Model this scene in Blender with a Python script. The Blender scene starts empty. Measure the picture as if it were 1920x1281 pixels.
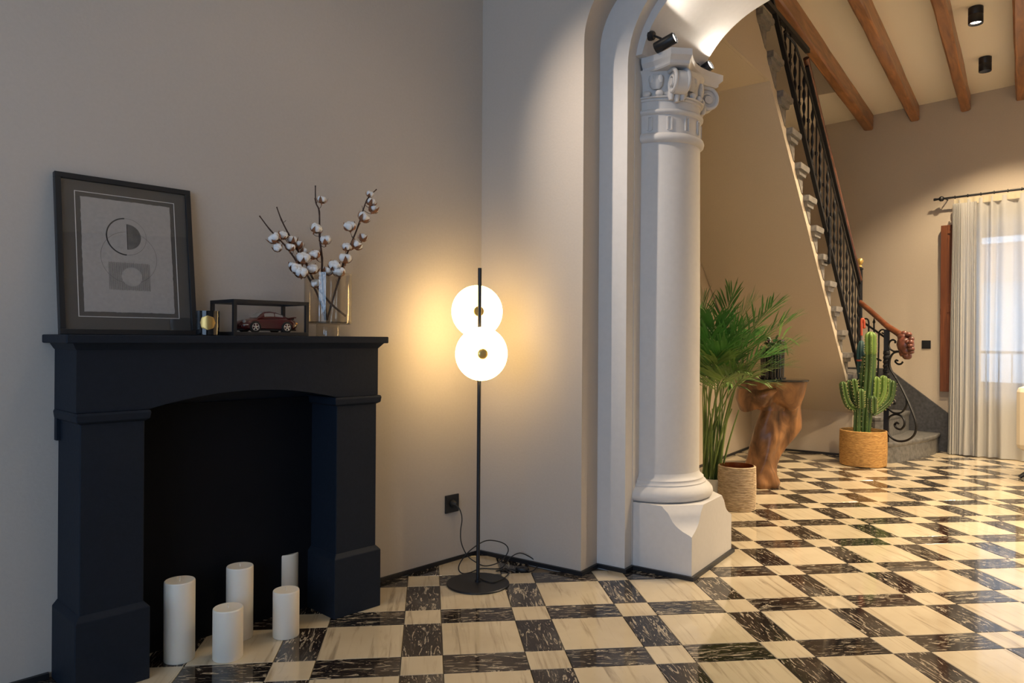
import bpy, bmesh, math, random
from mathutils import Vector, Matrix, noise
random.seed(7)
R = math.radians
scn = bpy.context.scene
COL = scn.collection

# ---------------------------------------------------------------- camera
CAM = Vector((2.3997, -3.1327, 1.1524)); YAW = R(34.9); ROLL = 0.006365; FPX = 1377.73; HOR = 634.69
cd = bpy.data.cameras.new('camera'); cam = bpy.data.objects.new('camera', cd); COL.objects.link(cam)
cd.sensor_width = 36.0; cd.lens = FPX / 1920 * 36; cd.shift_y = -(640.5 - HOR) / 1920; cd.clip_start = 0.05
cam.matrix_world = Matrix.Translation(CAM) @ Matrix.Rotation(YAW, 4, 'Z') @ Matrix.Rotation(R(90), 4, 'X') @ Matrix.Rotation(ROLL, 4, 'Z')
scn.camera = cam

# ---------------------------------------------------------------- light, world, exposure
scn.view_settings.view_transform = 'Standard'; scn.view_settings.look = 'None'
scn.view_settings.exposure = 0.0; scn.view_settings.gamma = 1.0; scn.view_settings.use_curve_mapping = False
scn.cycles.use_denoising = True; scn.cycles.max_bounces = 10; scn.cycles.transparent_max_bounces = 16
scn.cycles.sample_clamp_indirect = 4.0; scn.cycles.caustics_reflective = False; scn.cycles.caustics_refractive = False
wd = bpy.data.worlds.new('sky'); scn.world = wd; wd.use_nodes = True
wn = wd.node_tree.nodes; bg = wn['Background']
bg.inputs[0].default_value = (0.51, 0.71, 1.0, 1); bg.inputs[1].default_value = 4.8
WARM = (1.0, 0.78, 0.51)
LAMP_E = 16.5          # floor lamp glass
SPOT_FAR = 220.0        # far room ceiling spots
SPOT_NEAR = 10.5       # near room ceiling spots
SPOT_ARCH = 5.0
SPOT_COLUMN = 270.0  # unseen spot added for the column

# ---------------------------------------------------------------- survey helpers (sight line -> point on a real plane)
E1 = Vector((math.cos(-YAW), math.sin(-YAW))); E2 = Vector((math.sin(YAW), math.cos(YAW)))
def sight(px, py):
    dx, dy = px - 960, py - HOR; c, s = math.cos(ROLL), math.sin(ROLL)
    x = (c*dx + s*dy)/FPX; z = -(-s*dx + c*dy)/FPX
    return Vector((x*E1.x + E1.y, x*E2.x + E2.y, z))
def at(px, py, dep): return CAM + sight(px, py)*dep
def on_z(px, py, z=0.0):
    r = sight(px, py); return CAM + r*((z - CAM.z)/r.z)
def on_plane(px, py, p0, ang):
    n = Vector((-math.sin(R(ang)), math.cos(R(ang)), 0)); r = sight(px, py)
    return CAM + r*((Vector(p0) - CAM).dot(n)/r.dot(n))
def to_px(p):
    d = Vector(p) - CAM; x = d.x*E1.x + d.y*E2.x; y = d.x*E1.y + d.y*E2.y
    return 960 + FPX*x/max(y, 1e-6), HOR - FPX*d.z/max(y, 1e-6), y

# ---------------------------------------------------------------- mesh helpers
class B:
    def __init__(s): s.bm = bmesh.new()
    def box(s, x0, x1, y0, y1, z0, z1, m=None):
        v = [s.bm.verts.new(m @ Vector(c) if m else c) for c in ((x0,y0,z0),(x1,y0,z0),(x1,y1,z0),(x0,y1,z0),(x0,y0,z1),(x1,y0,z1),(x1,y1,z1),(x0,y1,z1))]
        for f in ((3,2,1,0),(4,5,6,7),(0,1,5,4),(1,2,6,5),(2,3,7,6),(3,0,4,7)): s.bm.faces.new([v[i] for i in f])
        return s
    def prism(s, pts, axis, a, b, m=None):
        def mk(p, h):
            q = Vector((h, p[0], p[1])) if axis == 'x' else Vector((p[0], h, p[1])) if axis == 'y' else Vector((p[0], p[1], h))
            return s.bm.verts.new(m @ q if m else q)
        lo = [mk(p, a) for p in pts]; hi = [mk(p, b) for p in pts]; n = len(pts)
        s.bm.faces.new(lo); s.bm.faces.new(hi[::-1])
        for i in range(n): s.bm.faces.new((lo[i], hi[i], hi[(i+1) % n], lo[(i+1) % n]))
        return s
    def loft(s, rings, caps=(True, True), closed=True):
        vs = [[s.bm.verts.new(p) for p in r] for r in rings]; n = len(vs[0])
        for a, b in zip(vs, vs[1:]):
            for i in range(n if closed else n-1):
                j = (i+1) % n; s.bm.faces.new((a[i], a[j], b[j], b[i]))
        if caps[0] and closed: s.bm.faces.new(vs[0][::-1])
        if caps[1] and closed: s.bm.faces.new(vs[-1])
        return s
    def lathe(s, prof, n=32, c=(0,0), a0=0, a1=360, z0=0, caps=(True, True), m=None):
        full = abs(a1-a0) >= 360; k = n if full else n+1
        rings = []
        for r, z in prof:
            ring = []
            for i in range(k):
                a = R(a0 + (a1-a0)*i/n); q = Vector((c[0]+r*math.cos(a), c[1]+r*math.sin(a), z0+z)); ring.append(m @ q if m else q)
            rings.append(ring)
        return s.loft(rings, caps if full else (False, False), full)
    def tube(s, path, rad, n=8, caps=True, flat=None, twist=0.0):
        P = [Vector(p) for p in path]; m = len(P)
        rr = rad if isinstance(rad, (list, tuple)) else [rad]*m
        up = None; rings = []
        for i in range(m):
            t = (P[min(i+1, m-1)] - P[max(i-1, 0)]).normalized()
            if up is None:
                up = Vector((0,0,1)) if abs(t.z) < .9 else Vector((1,0,0))
                if flat is not None: up = Vector(flat)
            u = up - t*up.dot(t)
            if u.length < 1e-6: u = t.orthogonal()
            u.normalize(); w = t.cross(u); up = u
            ring = []
            for k in range(n):
                a = 2*math.pi*k/n + (math.pi/4 if n == 4 else 0) + twist*i
                x, y = math.cos(a)*rr[i], math.sin(a)*rr[i]
                ring.append(P[i] + u*x + w*y)
            rings.append(ring)
        return s.loft(rings, (caps, caps))
    def ball(s, c, r, n=12, sc=(1,1,1), m=None):
        c = Vector(c); prof = []
        rings = []
        for j in range(1, n//2):
            a = math.pi*j/(n//2); rings.append([c + Vector((math.sin(a)*math.cos(2*math.pi*i/n)*r*sc[0], math.sin(a)*math.sin(2*math.pi*i/n)*r*sc[1], -math.cos(a)*r*sc[2])) for i in range(n)])
        if m: rings = [[m @ p for p in rg] for rg in rings]
        return s.loft(rings)
    def face(s, pts): s.bm.faces.new([s.bm.verts.new(p) for p in pts]); return s
    def mesh(s, name, smooth=None):
        bmesh.ops.recalc_face_normals(s.bm, faces=s.bm.faces)
        me = bpy.data.meshes.new(name); s.bm.to_mesh(me); s.bm.free()
        if smooth is not None:
            for p in me.polygons: p.use_smooth = True
            me.set_sharp_from_angle(angle=R(smooth))
        return me
    def build(s, name, mat, parent=None, smooth=None, bevel=0.0, sub=0):
        o = bpy.data.objects.new(name, s.mesh(name, smooth)); COL.objects.link(o)
        o.data.materials.append(mat)
        if parent: o.parent = parent
        if bevel:
            md = o.modifiers.new('bevel', 'BEVEL'); md.width = bevel; md.segments = 2; md.limit_method = 'ANGLE'; md.angle_limit = R(40)
        if sub:
            md = o.modifiers.new('sub', 'SUBSURF'); md.levels = sub; md.render_levels = sub
        return o
def tag(o, label, cat, group=None):
    o['label'] = label; o['category'] = cat
    if group: o['group'] = group
    return o
def struct(o): o['kind'] = 'structure'; return o
def thing(name, label, cat, loc=(0,0,0), rz=0.0, group=None):
    o = bpy.data.objects.new(name, None); COL.objects.link(o); o.location = loc; o.rotation_euler = (0,0,rz); o.empty_display_size = .1
    return tag(o, label, cat, group)
def copy_tree(o, parent=None):
    c = o.copy(); COL.objects.link(c); c.parent = parent
    for ch in o.children: copy_tree(ch, c)
    return c
def smoothpath(pts, n=8):
    P = [Vector(p) for p in pts]; out = []
    for i in range(len(P)-1):
        p0, p1, p2, p3 = P[max(i-1,0)], P[i], P[i+1], P[min(i+2, len(P)-1)]
        for k in range(n):
            t = k/n; out.append(.5*((2*p1) + (p2-p0)*t + (2*p0-5*p1+4*p2-p3)*t*t + (3*p1-p0-3*p2+p3)*t*t*t))
    out.append(P[-1]); return out

# ---------------------------------------------------------------- materials
class N:
    def __init__(s, name):
        s.m = bpy.data.materials.new(name); s.m.use_nodes = True; s.t = s.m.node_tree; s.p = s.t.nodes['Principled BSDF']
    def n(s, kind, **kw):
        x = s.t.nodes.new('ShaderNode' + kind)
        for k, v in kw.items():
            if hasattr(x, k): setattr(x, k, v)
            else: x.inputs[k.replace('_', ' ')].default_value = v
        return x
    def l(s, a, b): s.t.links.new(a, b)
    def coord(s, scale=(1,1,1), kind='Object', rnd=False, rot=(0,0,0)):
        tc = s.n('TexCoord'); mp = s.n('Mapping'); mp.inputs['Scale'].default_value = scale; mp.inputs['Rotation'].default_value = rot
        s.l(tc.outputs[kind], mp.inputs['Vector'])
        if rnd:
            oi = s.n('ObjectInfo'); cm = s.n('CombineXYZ'); ml = s.n('Math', operation='MULTIPLY'); ml.inputs[1].default_value = 37.0
            s.l(oi.outputs['Random'], ml.inputs[0]); s.l(ml.outputs[0], cm.inputs[0]); s.l(ml.outputs[0], cm.inputs[1]); s.l(ml.outputs[0], cm.inputs[2])
            s.l(cm.outputs[0], mp.inputs['Location'])
        return mp.outputs[0]
    def noise(s, vec, scale=5, detail=4, dist=0.0, rough=.5):
        x = s.n('TexNoise', Scale=scale, Detail=detail, Distortion=dist, Roughness=rough); s.l(vec, x.inputs['Vector']); return x.outputs['Fac']
    def ramp(s, fac, stops):
        x = s.n('ValToRGB'); cr = x.color_ramp
        while len(cr.elements) < len(stops): cr.elements.new(.5)
        for e, (p, c) in zip(cr.elements, stops): e.position = p; e.color = (*c, 1) if len(c) == 3 else c
        s.l(fac, x.inputs[0]); return x.outputs[0]
    def bump(s, fac, strength=.2, dist=.002):
        x = s.n('Bump', Strength=strength, Distance=dist); s.l(fac, x.inputs['Height']); s.l(x.outputs[0], s.p.inputs['Normal'])
def plain(name, col, rough=.5, metal=0.0, bump=0.0, scale=60, var=0.0, spec=.5):
    a = N(name); a.p.inputs['Roughness'].default_value = rough; a.p.inputs['Metallic'].default_value = metal; a.p.inputs['Specular IOR Level'].default_value = spec
    a.p.inputs['Base Color'].default_value = (*col, 1)
    if bump or var:
        f = a.noise(a.coord(), scale, 5)
        if var: a.l(a.ramp(f, [(.3, tuple(c*(1-var) for c in col)), (.7, tuple(min(1, c*(1+var)) for c in col))]), a.p.inputs['Base Color'])
        if bump: a.bump(f, bump)
    return a.m
M = {}
M['wall'] = plain('greige_paint', (.50,.455,.41), .85, bump=.25, scale=90, var=.02, spec=.2)
M['wall_far'] = plain('beige_paint', (.50,.43,.345), .85, bump=.25, scale=90, var=.02, spec=.2)
M['white'] = plain('white_plaster', (.60,.585,.575), .7, bump=.12, scale=40, var=.02, spec=.3)
M['ceiling'] = plain('ceiling_paint', (.84,.78,.67), .9, bump=.1, scale=50, spec=.2)
M['navy'] = plain('navy_black_paint', (.0085,.0135,.023), .6, bump=.25, scale=70, var=.1, spec=.2)
M['hearth'] = plain('hearth_black_paint', (.003,.004,.007), .75, bump=.2, scale=70, spec=.15)
M['black'] = plain('matt_black_metal', (.009,.010,.013), .42)
M['black_frame'] = plain('black_lacquer', (.008,.010,.014), .4)
M['iron'] = plain('wrought_iron', (.009,.009,.011), .5, bump=.2, scale=50, spec=.3)
M['brass'] = plain('brass', (.72,.50,.17), .3, .7)
M['copper'] = plain('copper_liner', (.42,.16,.06), .25, .9)
M['stone'] = plain('grey_stone', (.17,.16,.15), .45, bump=.3, scale=30, var=.35)
M['slate'] = plain('dark_slate', (.055,.056,.062), .55, bump=.3, scale=40, var=.35)
M['wax'] = plain('candle_wax', (.80,.74,.64), .5, bump=.05, scale=30)
M['wax'].node_tree.nodes['Principled BSDF'].inputs['Subsurface Weight'].default_value = .25
M['wax'].node_tree.nodes['Principled BSDF'].inputs['Subsurface Radius'].default_value = (.03,.02,.012)
M['wick'] = plain('wick', (.75,.70,.6), .8)
M['soil'] = plain('soil', (.02,.014,.01), .95, bump=.8, scale=60, var=.5)
M['pot_white'] = plain('glazed_white_pot', (.62,.62,.58), .35)
M['cord'] = plain('black_cable', (.012,.012,.013), .5)
M['cream'] = plain('cream_upholstery', (.72,.64,.50), .9, bump=.4, scale=150)
M['mat'] = plain('dark_mat_board', (.075,.067,.062), .8)
M['paper'] = plain('art_paper', (.44,.415,.395), .9, bump=.3, scale=80, var=.06)
M['ink'] = plain('black_ink', (.02,.02,.025), .8)
M['ink_soft'] = plain('grey_ink', (.13,.125,.12), .8, var=.3, scale=30)
M['fillet'] = plain('white_fillet', (.75,.74,.72), .5)
M['gold'] = plain('gold_label', (.55,.36,.12), .35, .8)
M['red_car'] = plain('maroon_car_paint', (.075,.008,.008), .18)
M['red_car'].node_tree.nodes['Principled BSDF'].inputs['Coat Weight'].default_value = .6
M['rubber'] = plain('black_rubber', (.01,.01,.01), .7)
M['chrome'] = plain('alloy', (.62,.63,.66), .25, .9)
M['car_glass'] = plain('car_window', (.30,.28,.26), .1)
M['amber'] = plain('amber_lens', (.8,.35,.08), .15)
M['cotton'] = plain('cotton', (.86,.85,.84), .95, bump=.9, scale=60)
M['husk'] = plain('boll_husk', (.24,.10,.045), .75, bump=.5, scale=60, var=.4)
M['twig'] = plain('twig_bark', (.055,.028,.02), .8, bump=.6, scale=60, var=.4)
M['leaf'] = plain('palm_leaf', (.065,.20,.04), .42, var=.35, scale=6)
M['leaf_light'] = plain('palm_leaf_pale', (.15,.25,.06), .5, var=.3, scale=6)
M['leaf_dark'] = plain('glossy_leaf', (.03,.10,.028), .35, var=.4, scale=8)
M['purple'] = plain('purple_petal', (.06,.012,.05), .5)
M['stem'] = plain('palm_stem', (.15,.22,.05), .5, var=.4, scale=5)
M['cactus'] = plain('cactus_skin', (.052,.098,.022), .45, var=.35, scale=7)
M['cactus_new'] = plain('cactus_new_growth', (.115,.19,.035), .45, var=.2, scale=7)
M['spine'] = plain('cactus_spine', (.50,.45,.22), .6)
M['umbrella'] = plain('teal_fabric', (.012,.05,.05), .6, var=.3, scale=20)
M['red_handle'] = plain('red_wood_handle', (.42,.07,.03), .35)
M['lens'] = plain('frosted_lens', (.8,.75,.65), .3)
M['facade'] = plain('facade_render', (.82,.82,.82), .9, bump=.2)
M['roof_tile'] = plain('clay_roof_tile', (.62,.36,.25), .8, var=.3, scale=8)
M['grout'] = plain('grout', (.16,.13,.10), .8)

def wood(name, dark, light, scale=(6,60,60), rough=.45, bump=.3):
    a = N(name); v = a.coord(scale, rnd=True); f = a.noise(v, 1.0, 6, 1.2)
    a.l(a.ramp(f, [(.25, dark), (.55, tuple((d+l)/2 for d, l in zip(dark, light))), (.8, light)]), a.p.inputs['Base Color'])
    a.p.inputs['Roughness'].default_value = rough; a.bump(f, bump); return a.m
M['beam'] = wood('oiled_beam_wood', (.11,.042,.014), (.46,.20,.065), (20,2.0,20), .38, .4)
M['shutter'] = wood('shutter_wood', (.10,.032,.014), (.24,.08,.03), (20,20,2), .45)
M['handrail'] = wood('mahogany', (.06,.018,.010), (.22,.07,.026), (12,12,12), .3, .1)
M['root'] = wood('teak_root_wood', (.032,.011,.005), (.46,.22,.085), (8,8,4), .33, .9)
def woven(name, c0, c1, zs=160, rough=.8):
    a = N(name); v = a.coord((30,30,zs)); f = a.noise(v, 1.0, 4, .5)
    a.l(a.ramp(f, [(.3, c0), (.7, c1)]), a.p.inputs['Base Color']); a.p.inputs['Roughness'].default_value = rough; a.bump(f, .8, .004); return a.m
M['rope'] = woven('jute_rope', (.30,.21,.12), (.62,.49,.33))
M['seagrass'] = woven('seagrass', (.26,.13,.035), (.55,.32,.10))
def glass(name, tint=(1,1,1), refl=1.45, extra=0.0):
    a = N(name); a.t.nodes.remove(a.p); out = a.t.nodes['Material Output']
    tr = a.n('BsdfTransparent'); tr.inputs[0].default_value = (*tint, 1); gl = a.n('BsdfGlossy'); gl.inputs['Roughness'].default_value = .02
    lw_ = a.n('LayerWeight', Blend=.5); pw = a.n('Math', operation='POWER'); pw.inputs[1].default_value = 5.0; mp_ = a.n('Math', operation='MULTIPLY_ADD'); f0 = ((refl-1)/(refl+1))**2 + extra
    mp_.inputs[1].default_value = 1-f0; mp_.inputs[2].default_value = f0; mx = a.n('MixShader')
    a.l(lw_.outputs['Facing'], pw.inputs[0]); a.l(pw.outputs[0], mp_.inputs[0]); a.l(mp_.outputs[0], mx.inputs[0]); a.l(tr.outputs[0], mx.inputs[1]); a.l(gl.outputs[0], mx.inputs[2]); a.l(mx.outputs[0], out.inputs[0])
    return a.m
M['glass'] = glass('clear_glass', (.985,.985,.985)); M['vase_glass'] = glass('smoky_vase_glass', (.905,.885,.85), 1.6)
M['picture_glass'] = glass('picture_glass', (.98,.98,.98), 1.5, .03)
M['black_glass'] = plain('black_glass', (.004,.005,.006), .06)
M['jar_glass'] = plain('black_jar_glass', (.004,.005,.007), .08)
def emit(name, col, st):
    a = N(name); a.t.nodes.remove(a.p); e = a.n('Emission'); e.inputs[0].default_value = (*col, 1); e.inputs[1].default_value = st
    a.l(e.outputs[0], a.t.nodes['Material Output'].inputs[0]); return a.m
M['lamp_glass'] = emit('lit_opal_glass', (1.0,.66,.26), LAMP_E)
M['spot_on'] = emit('lit_spot_lens', (1.0,.85,.65), 14.0)

# floor marbles: veins follow each tile's own axes
def marble_light():
    a = N('cream_marble'); v = a.coord((1,1,1), rnd=True)
    st = a.noise(a.coord((34,2.2,1), rnd=True), 1.0, 6, .8, .6); cl = a.noise(v, 3.0, 4, .3)
    base = a.ramp(cl, [(.3, (.50,.415,.285)), (.7, (.62,.53,.38))]); streak = a.ramp(st, [(.0, (.36,.36,.38)), (.31, (.55,.53,.51)), (.40, (.88,.87,.86)), (.47, (1,1,1)), (1, (1,1,1))])
    mx = a.n('MixRGB', blend_type='MULTIPLY'); mx.inputs[0].default_value = .9; a.l(base, mx.inputs[1]); a.l(streak, mx.inputs[2]); a.l(mx.outputs[0], a.p.inputs['Base Color'])
    a.p.inputs['Roughness'].default_value = .07; a.p.inputs['Specular IOR Level'].default_value = .9; a.bump(a.noise(v, 2.5, 2), .02, .01); return a.m
def marble_dark():
    a = N('dark_veined_marble'); v = a.coord((6.5,34,1), rnd=True); f = a.noise(v, 1.0, 8, 2.6, .62); g = a.noise(a.coord((2,5,1), rnd=True), 1.0, 3, .5)
    vein = a.ramp(f, [(.0,(0,0,0)), (.36,(0,0,0)), (.375,(.35,.35,.35)), (.395,(0,0,0)), (.57,(0,0,0)), (.595,(1,1,1)), (.62,(.85,.85,.85)), (.65,(.10,.10,.10)), (.72,(.18,.18,.18)), (1,(0,0,0))])
    base = a.ramp(g, [(.35,(.010,.009,.010)), (.55,(.022,.015,.012)), (.72,(.07,.062,.055))])
    mx = a.n('MixRGB'); a.l(vein, mx.inputs[0]); a.l(base, mx.inputs[1]); mx.inputs[2].default_value = (.50,.43,.32,1); a.l(mx.outputs[0], a.p.inputs['Base Color'])
    a.p.inputs['Roughness'].default_value = .07; a.p.inputs['Specular IOR Level'].default_value = .65; return a.m
M['marble_light'] = marble_light(); M['marble_dark'] = marble_dark()
def curtain_mat(name, alpha, col):
    a = N(name); a.t.nodes.remove(a.p); out = a.t.nodes['Material Output']
    d = a.n('BsdfDiffuse'); d.inputs[0].default_value = (*col, 1); t = a.n('BsdfTranslucent'); t.inputs[0].default_value = (*col, 1); tr = a.n('BsdfTransparent')
    m1 = a.n('MixShader'); m1.inputs[0].default_value = .34; a.l(d.outputs[0], m1.inputs[1]); a.l(t.outputs[0], m1.inputs[2])
    f = a.noise(a.coord((300,300,300)), 1.0, 2); ml = a.n('Math', operation='MULTIPLY'); ml.inputs[1].default_value = alpha*2; a.l(f, ml.inputs[0])
    m2 = a.n('MixShader'); a.l(ml.outputs[0], m2.inputs[0]); a.l(m1.outputs[0], m2.inputs[1]); a.l(tr.outputs[0], m2.inputs[2]); a.l(m2.outputs[0], out.inputs[0]); return a.m
M['sheer'] = curtain_mat('sheer_linen', .095, (.56,.555,.54)); M['heading'] = curtain_mat('curtain_heading_tape', .0, (.62,.55,.40))

# ================================================================ STRUCTURE
ZC = 3.67
WA = R(81.4); EW = Vector((math.cos(WA), math.sin(WA), 0)); NW = Vector((EW.y, -EW.x, 0)); W0 = Vector((-.086, -.639, 0))
def FP(t, o, z): return W0 + EW*t + NW*o + Vector((0,0,z))     # along fireplace wall, out from it, up
WWA = R(-12.6); WW0 = Vector((1.756, 5.72, 0)); MW = Matrix.Translation(WW0) @ Matrix.Rotation(WWA, 4, 'Z')   # window wall: x along, y outwards

# floor base
fb = B().box(-1.6, 5.4, -5.9, 6.6, -.12, -.008); floor = struct(fb.build('floor', M['grout']))
# tiles
PT = .45; BT = .331518; OU = -.203531; OV = 7.6252; TH = .112768 + YAW
ct, st_ = math.cos(TH), math.sin(TH); GAP = .0011
def tile_mesh(name, w, d, mat):
    b = B(); g = GAP; w -= 2*g; d -= 2*g; e = .0012
    b.loft([[Vector((sx*(w/2-i), sy*(d/2-i), z)) for sx, sy in ((-1,-1),(1,-1),(1,1),(-1,1))] for i, z in ((0,-.008),(0,-e),(e,0))])
    me = b.mesh(name); me.materials.append(mat); return me
LA, LB = PT*(1-BT), PT*BT
TM = {'cream_tile': tile_mesh('cream_tile', LA, LA, M['marble_light']), 'dark_tile': tile_mesh('dark_tile', LA, LB, M['marble_dark']), 'cream_inset_tile': tile_mesh('cream_inset_tile', LB, LB, M['marble_light'])}
cand = {k: [] for k in TM}
def inside(x, y):
    if x > 5.15 or y > 5.72 - math.tan(-WWA)*(x-1.756) + .12 or y < -5.6: return False
    if y < 0: return (Vector((x, y, 0)) - W0).dot(NW) > -.1
    if y < .95: return x > .72 or (x > .5 and y < .25)
    return x > -.1 and not (y > 5.2 and x < 1.3)
for i in range(-16, 24):
    for j in range(-16, 26):
        for kind, u, v, rot in (('cream_tile', i+BT+(1-BT)/2, j+(1-BT)/2, 0), ('dark_tile', i+BT+(1-BT)/2, j+(1-BT)+BT/2, 0), ('dark_tile', i+BT/2, j+(1-BT)/2, 90), ('cream_inset_tile', i+BT/2, j+(1-BT)+BT/2, 0)):
            U = (u+OU)*PT; V = (OV-v)*PT
            x = CAM.x + U*ct - V*st_; y = CAM.y + U*st_ + V*ct
            if not inside(x, y): continue
            a, b_, dep = to_px((x, y, 0)); vis = dep > .3 and -120 < a < 2040 and b_ < 1420
            cand[kind].append((LA/dep if vis else -1, x, y, rot))
for kind, L in cand.items():
    L.sort(reverse=True); n = 0; rest = bmesh.new()
    for sz, x, y, rot in L:
        mt = Matrix.Translation((x, y, 0)) @ Matrix.Rotation(TH + R(rot), 4, 'Z')
        if sz > 0 and n < 300:
            o = bpy.data.objects.new(kind, TM[kind]); COL.objects.link(o); o.matrix_world = mt; o.parent = floor; n += 1
        else:
            t = bmesh.new(); t.from_mesh(TM[kind]); t.transform(mt); tmp = bpy.data.meshes.new('t'); t.to_mesh(tmp); rest.from_mesh(tmp); t.free(); bpy.data.meshes.remove(tmp)
    me = bpy.data.meshes.new(kind + 's'); rest.to_mesh(me); rest.free(); me.materials.append(TM[kind].materials[0])
    o = bpy.data.objects.new(kind + 's', me); COL.objects.link(o); o.parent = floor; o['kind'] = 'stuff'

# ceilings and plain walls
c = B().box(-1.6, 5.4, -5.9, .9, ZC, ZC+.12).box(.95, 5.4, .9, 6.6, ZC, ZC+.12).box(-.2, .95, 4.85, 6.6, ZC, ZC+.12)
struct(c.build('ceiling', M['ceiling']))
b = B(); q = [FP(.66, 0, 0), FP(-5.2, 0, 0), FP(-5.2, -.25, 0), FP(.66, -.25, 0)]
b.prism([(p.x, p.y) for p in q], 'z', -.05, ZC+.05); struct(b.build('wall_left', M['wall']))
struct(B().box(5.2, 5.4, -5.9, 6.6, -.05, ZC+.05).build('wall_right', M['wall']))
b = B().box(-1.6, .2, -5.9, -5.65, -.05, ZC).box(3.8, 5.3, -5.9, -5.65, -.05, ZC).box(.2, 3.8, -5.9, -5.65, -.05, .3).box(.2, 3.8, -5.9, -5.65, 2.95, ZC)
wr_ = struct(b.build('wall_rear', M['wall']))
struct(B().box(-.25, 0, .822, 6.35, -.05, 6.2).build('wall_stair', M['wall_far']))
b = B().box(0, 1.0, .75, .85, ZC, 6.2).box(.96, 1.0, .85, 4.85, ZC+.12, 6.2).box(0, 1.0, 4.83, 4.93, ZC+.001, 6.2).box(-.25, 1.0, .75, 4.95, 6.2, 6.3)
struct(b.build('wall_stairwell', M['wall_far']))
# window wall with opening
X0, X1, Z0, Z1 = .12, 1.42, .62, 2.33
b = B()
for a in ((-2.05, X0, 0, ZC), (X1, 3.75, 0, ZC), (X0, X1, 0, Z0), (X0, X1, Z1, ZC)): b.box(a[0], a[1], 0, .32, a[2]-.02, a[3]+.02, MW)
struct(b.build('wall_window', M['wall_far']))
def window(name, m, x0, x1, z0, z1, dep, split):
    f = B(); t = .055
    for a in ((x0, x0+t, z0, z1), (x1-t, x1, z0, z1), (x0+t, x1-t, z0, z0+t), (x0+t, x1-t, z1-t, z1)): f.box(a[0], a[1], dep, dep+.06, a[2], a[3], m)
    w = struct(f.build(name, M['shutter'])); 
    xs = [x0+t + (x1-x0-2*t)*k/split for k in range(split+1)]
    for k in range(split):
        s_ = B()
        for a in ((xs[k], xs[k]+.05, z0+t, z1-t), (xs[k+1]-.05, xs[k+1], z0+t, z1-t), (xs[k]+.05, xs[k+1]-.05, z0+t, z0+t+.06), (xs[k]+.05, xs[k+1]-.05, z1-t-.05, z1-t)): s_.box(a[0], a[1], dep+.01, dep+.05, a[2], a[3], m)
        sa = s_.build('sash', M['shutter'], w); B().box(xs[k]+.05, xs[k+1]-.05, dep+.028, dep+.032, z0+t+.06, z1-t-.05, m).build('pane', M['glass'], sa)
    B().box(x0-.03, x1+.03, dep-.22, dep-.0, z0-.03, z0, m).build('window_sill', M['white'], w)
    return w
window('window_1', MW, X0, X1, Z0, Z1, .2, 2)
window('window_2', Matrix.Translation((0,-5.65,0)) @ Matrix.Rotation(math.pi, 4, 'Z'), -3.8, -.2, .3, 2.95, .1, 4)
def portal(m, w, h):
    ld = bpy.data.lights.new('portal', 'AREA'); ld.shape = 'RECTANGLE'; ld.size = w; ld.size_y = h; ld.cycles.is_portal = True
    o = bpy.data.objects.new('window_portal', ld); COL.objects.link(o); o.matrix_world = m
portal(MW @ Matrix.Translation(((X0+X1)/2, .34, (Z0+Z1)/2)) @ Matrix.Rotation(R(-90), 4, 'X'), 1.25, 1.8)
portal(Matrix.Translation((2.0, -5.92, 1.62)) @ Matrix.Rotation(R(90), 4, 'X'), 3.7, 2.7)

# arch: three stepped orders cut through the wall between the rooms
XM = 2.4
def arch_curve(xe, cx, cz, r, a_end=20, n1=14, n2=14, zs=None):
    pts = [(xe, cz)] if xe < cx - r - 1e-4 and zs is None else []; sa_ = math.degrees(math.asin((zs-cz)/r)) if zs else 0
    for k in range(n1+1):
        a = R(180 - sa_ - (90-a_end-sa_)*k/n1); pts.append((cx + r*math.cos(a), cz + r*math.sin(a)))
    x, z = pts[-1]; rb = (XM-x)/math.sin(R(a_end)); zc_ = z - rb*math.cos(R(a_end))
    for k in range(1, n2+1):
        a = R(a_end)*(1-k/n2); pts.append((XM - rb*math.sin(a), zc_ + rb*math.cos(a)))
    return pts
def order(xe, cx, cz, r, y0, y1, pre=None):
    ac_ = arch_curve(xe, cx, cz, r); cv = (pre + [p for p in ac_ if p[1] > pre[-1][1]]) if pre else [(xe, -.05)] + ac_; right = [(2*XM-x, z) for x, z in cv[:-1]][::-1]; hole = cv + right
    pts = [(-.25, -.05), (-.25, ZC+.04), (5.3, ZC+.04), (5.3, -.05)] + hole[::-1]
    return B().prism(pts, 'y', y0, y1)
struct(order(.632, .992, 2.6, .36, 0, .163).build('wall_arch', M['wall'], smooth=30))
struct(order(.787, 1.272, 2.5, .485, .163, .241).build('trim_1', M['white'], smooth=30))
def hole_of(cv): return cv + [(2*XM-x, z) for x, z in cv[:-1]][::-1]
fcv = [(.79, -.05), (.79, 2.574)] + arch_curve(.82, 1.29, 2.47, .475, zs=2.576); bcv = [(.79, -.05), (.79, 2.574)] + arch_curve(.86, 1.428, 2.395, .568, zs=2.576)
fr_ = [(-.25, -.05), (-.25, ZC+.04), (5.3, ZC+.04), (5.3, -.05)] + hole_of(fcv)[::-1]; bk_ = fr_[:4] + hole_of(bcv)[::-1]
b = B(); lo = [b.bm.verts.new((x, .241, z)) for x, z in fr_]; hi = [b.bm.verts.new((x, .822, z)) for x, z in bk_]
b.bm.faces.new(lo); b.bm.faces.new(hi[::-1])
for i in range(len(lo)): j = (i+1) % len(lo); b.bm.faces.new((lo[i], hi[i], hi[j], lo[j]))
struct(b.build('trim_2', M['white'], smooth=30))

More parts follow.
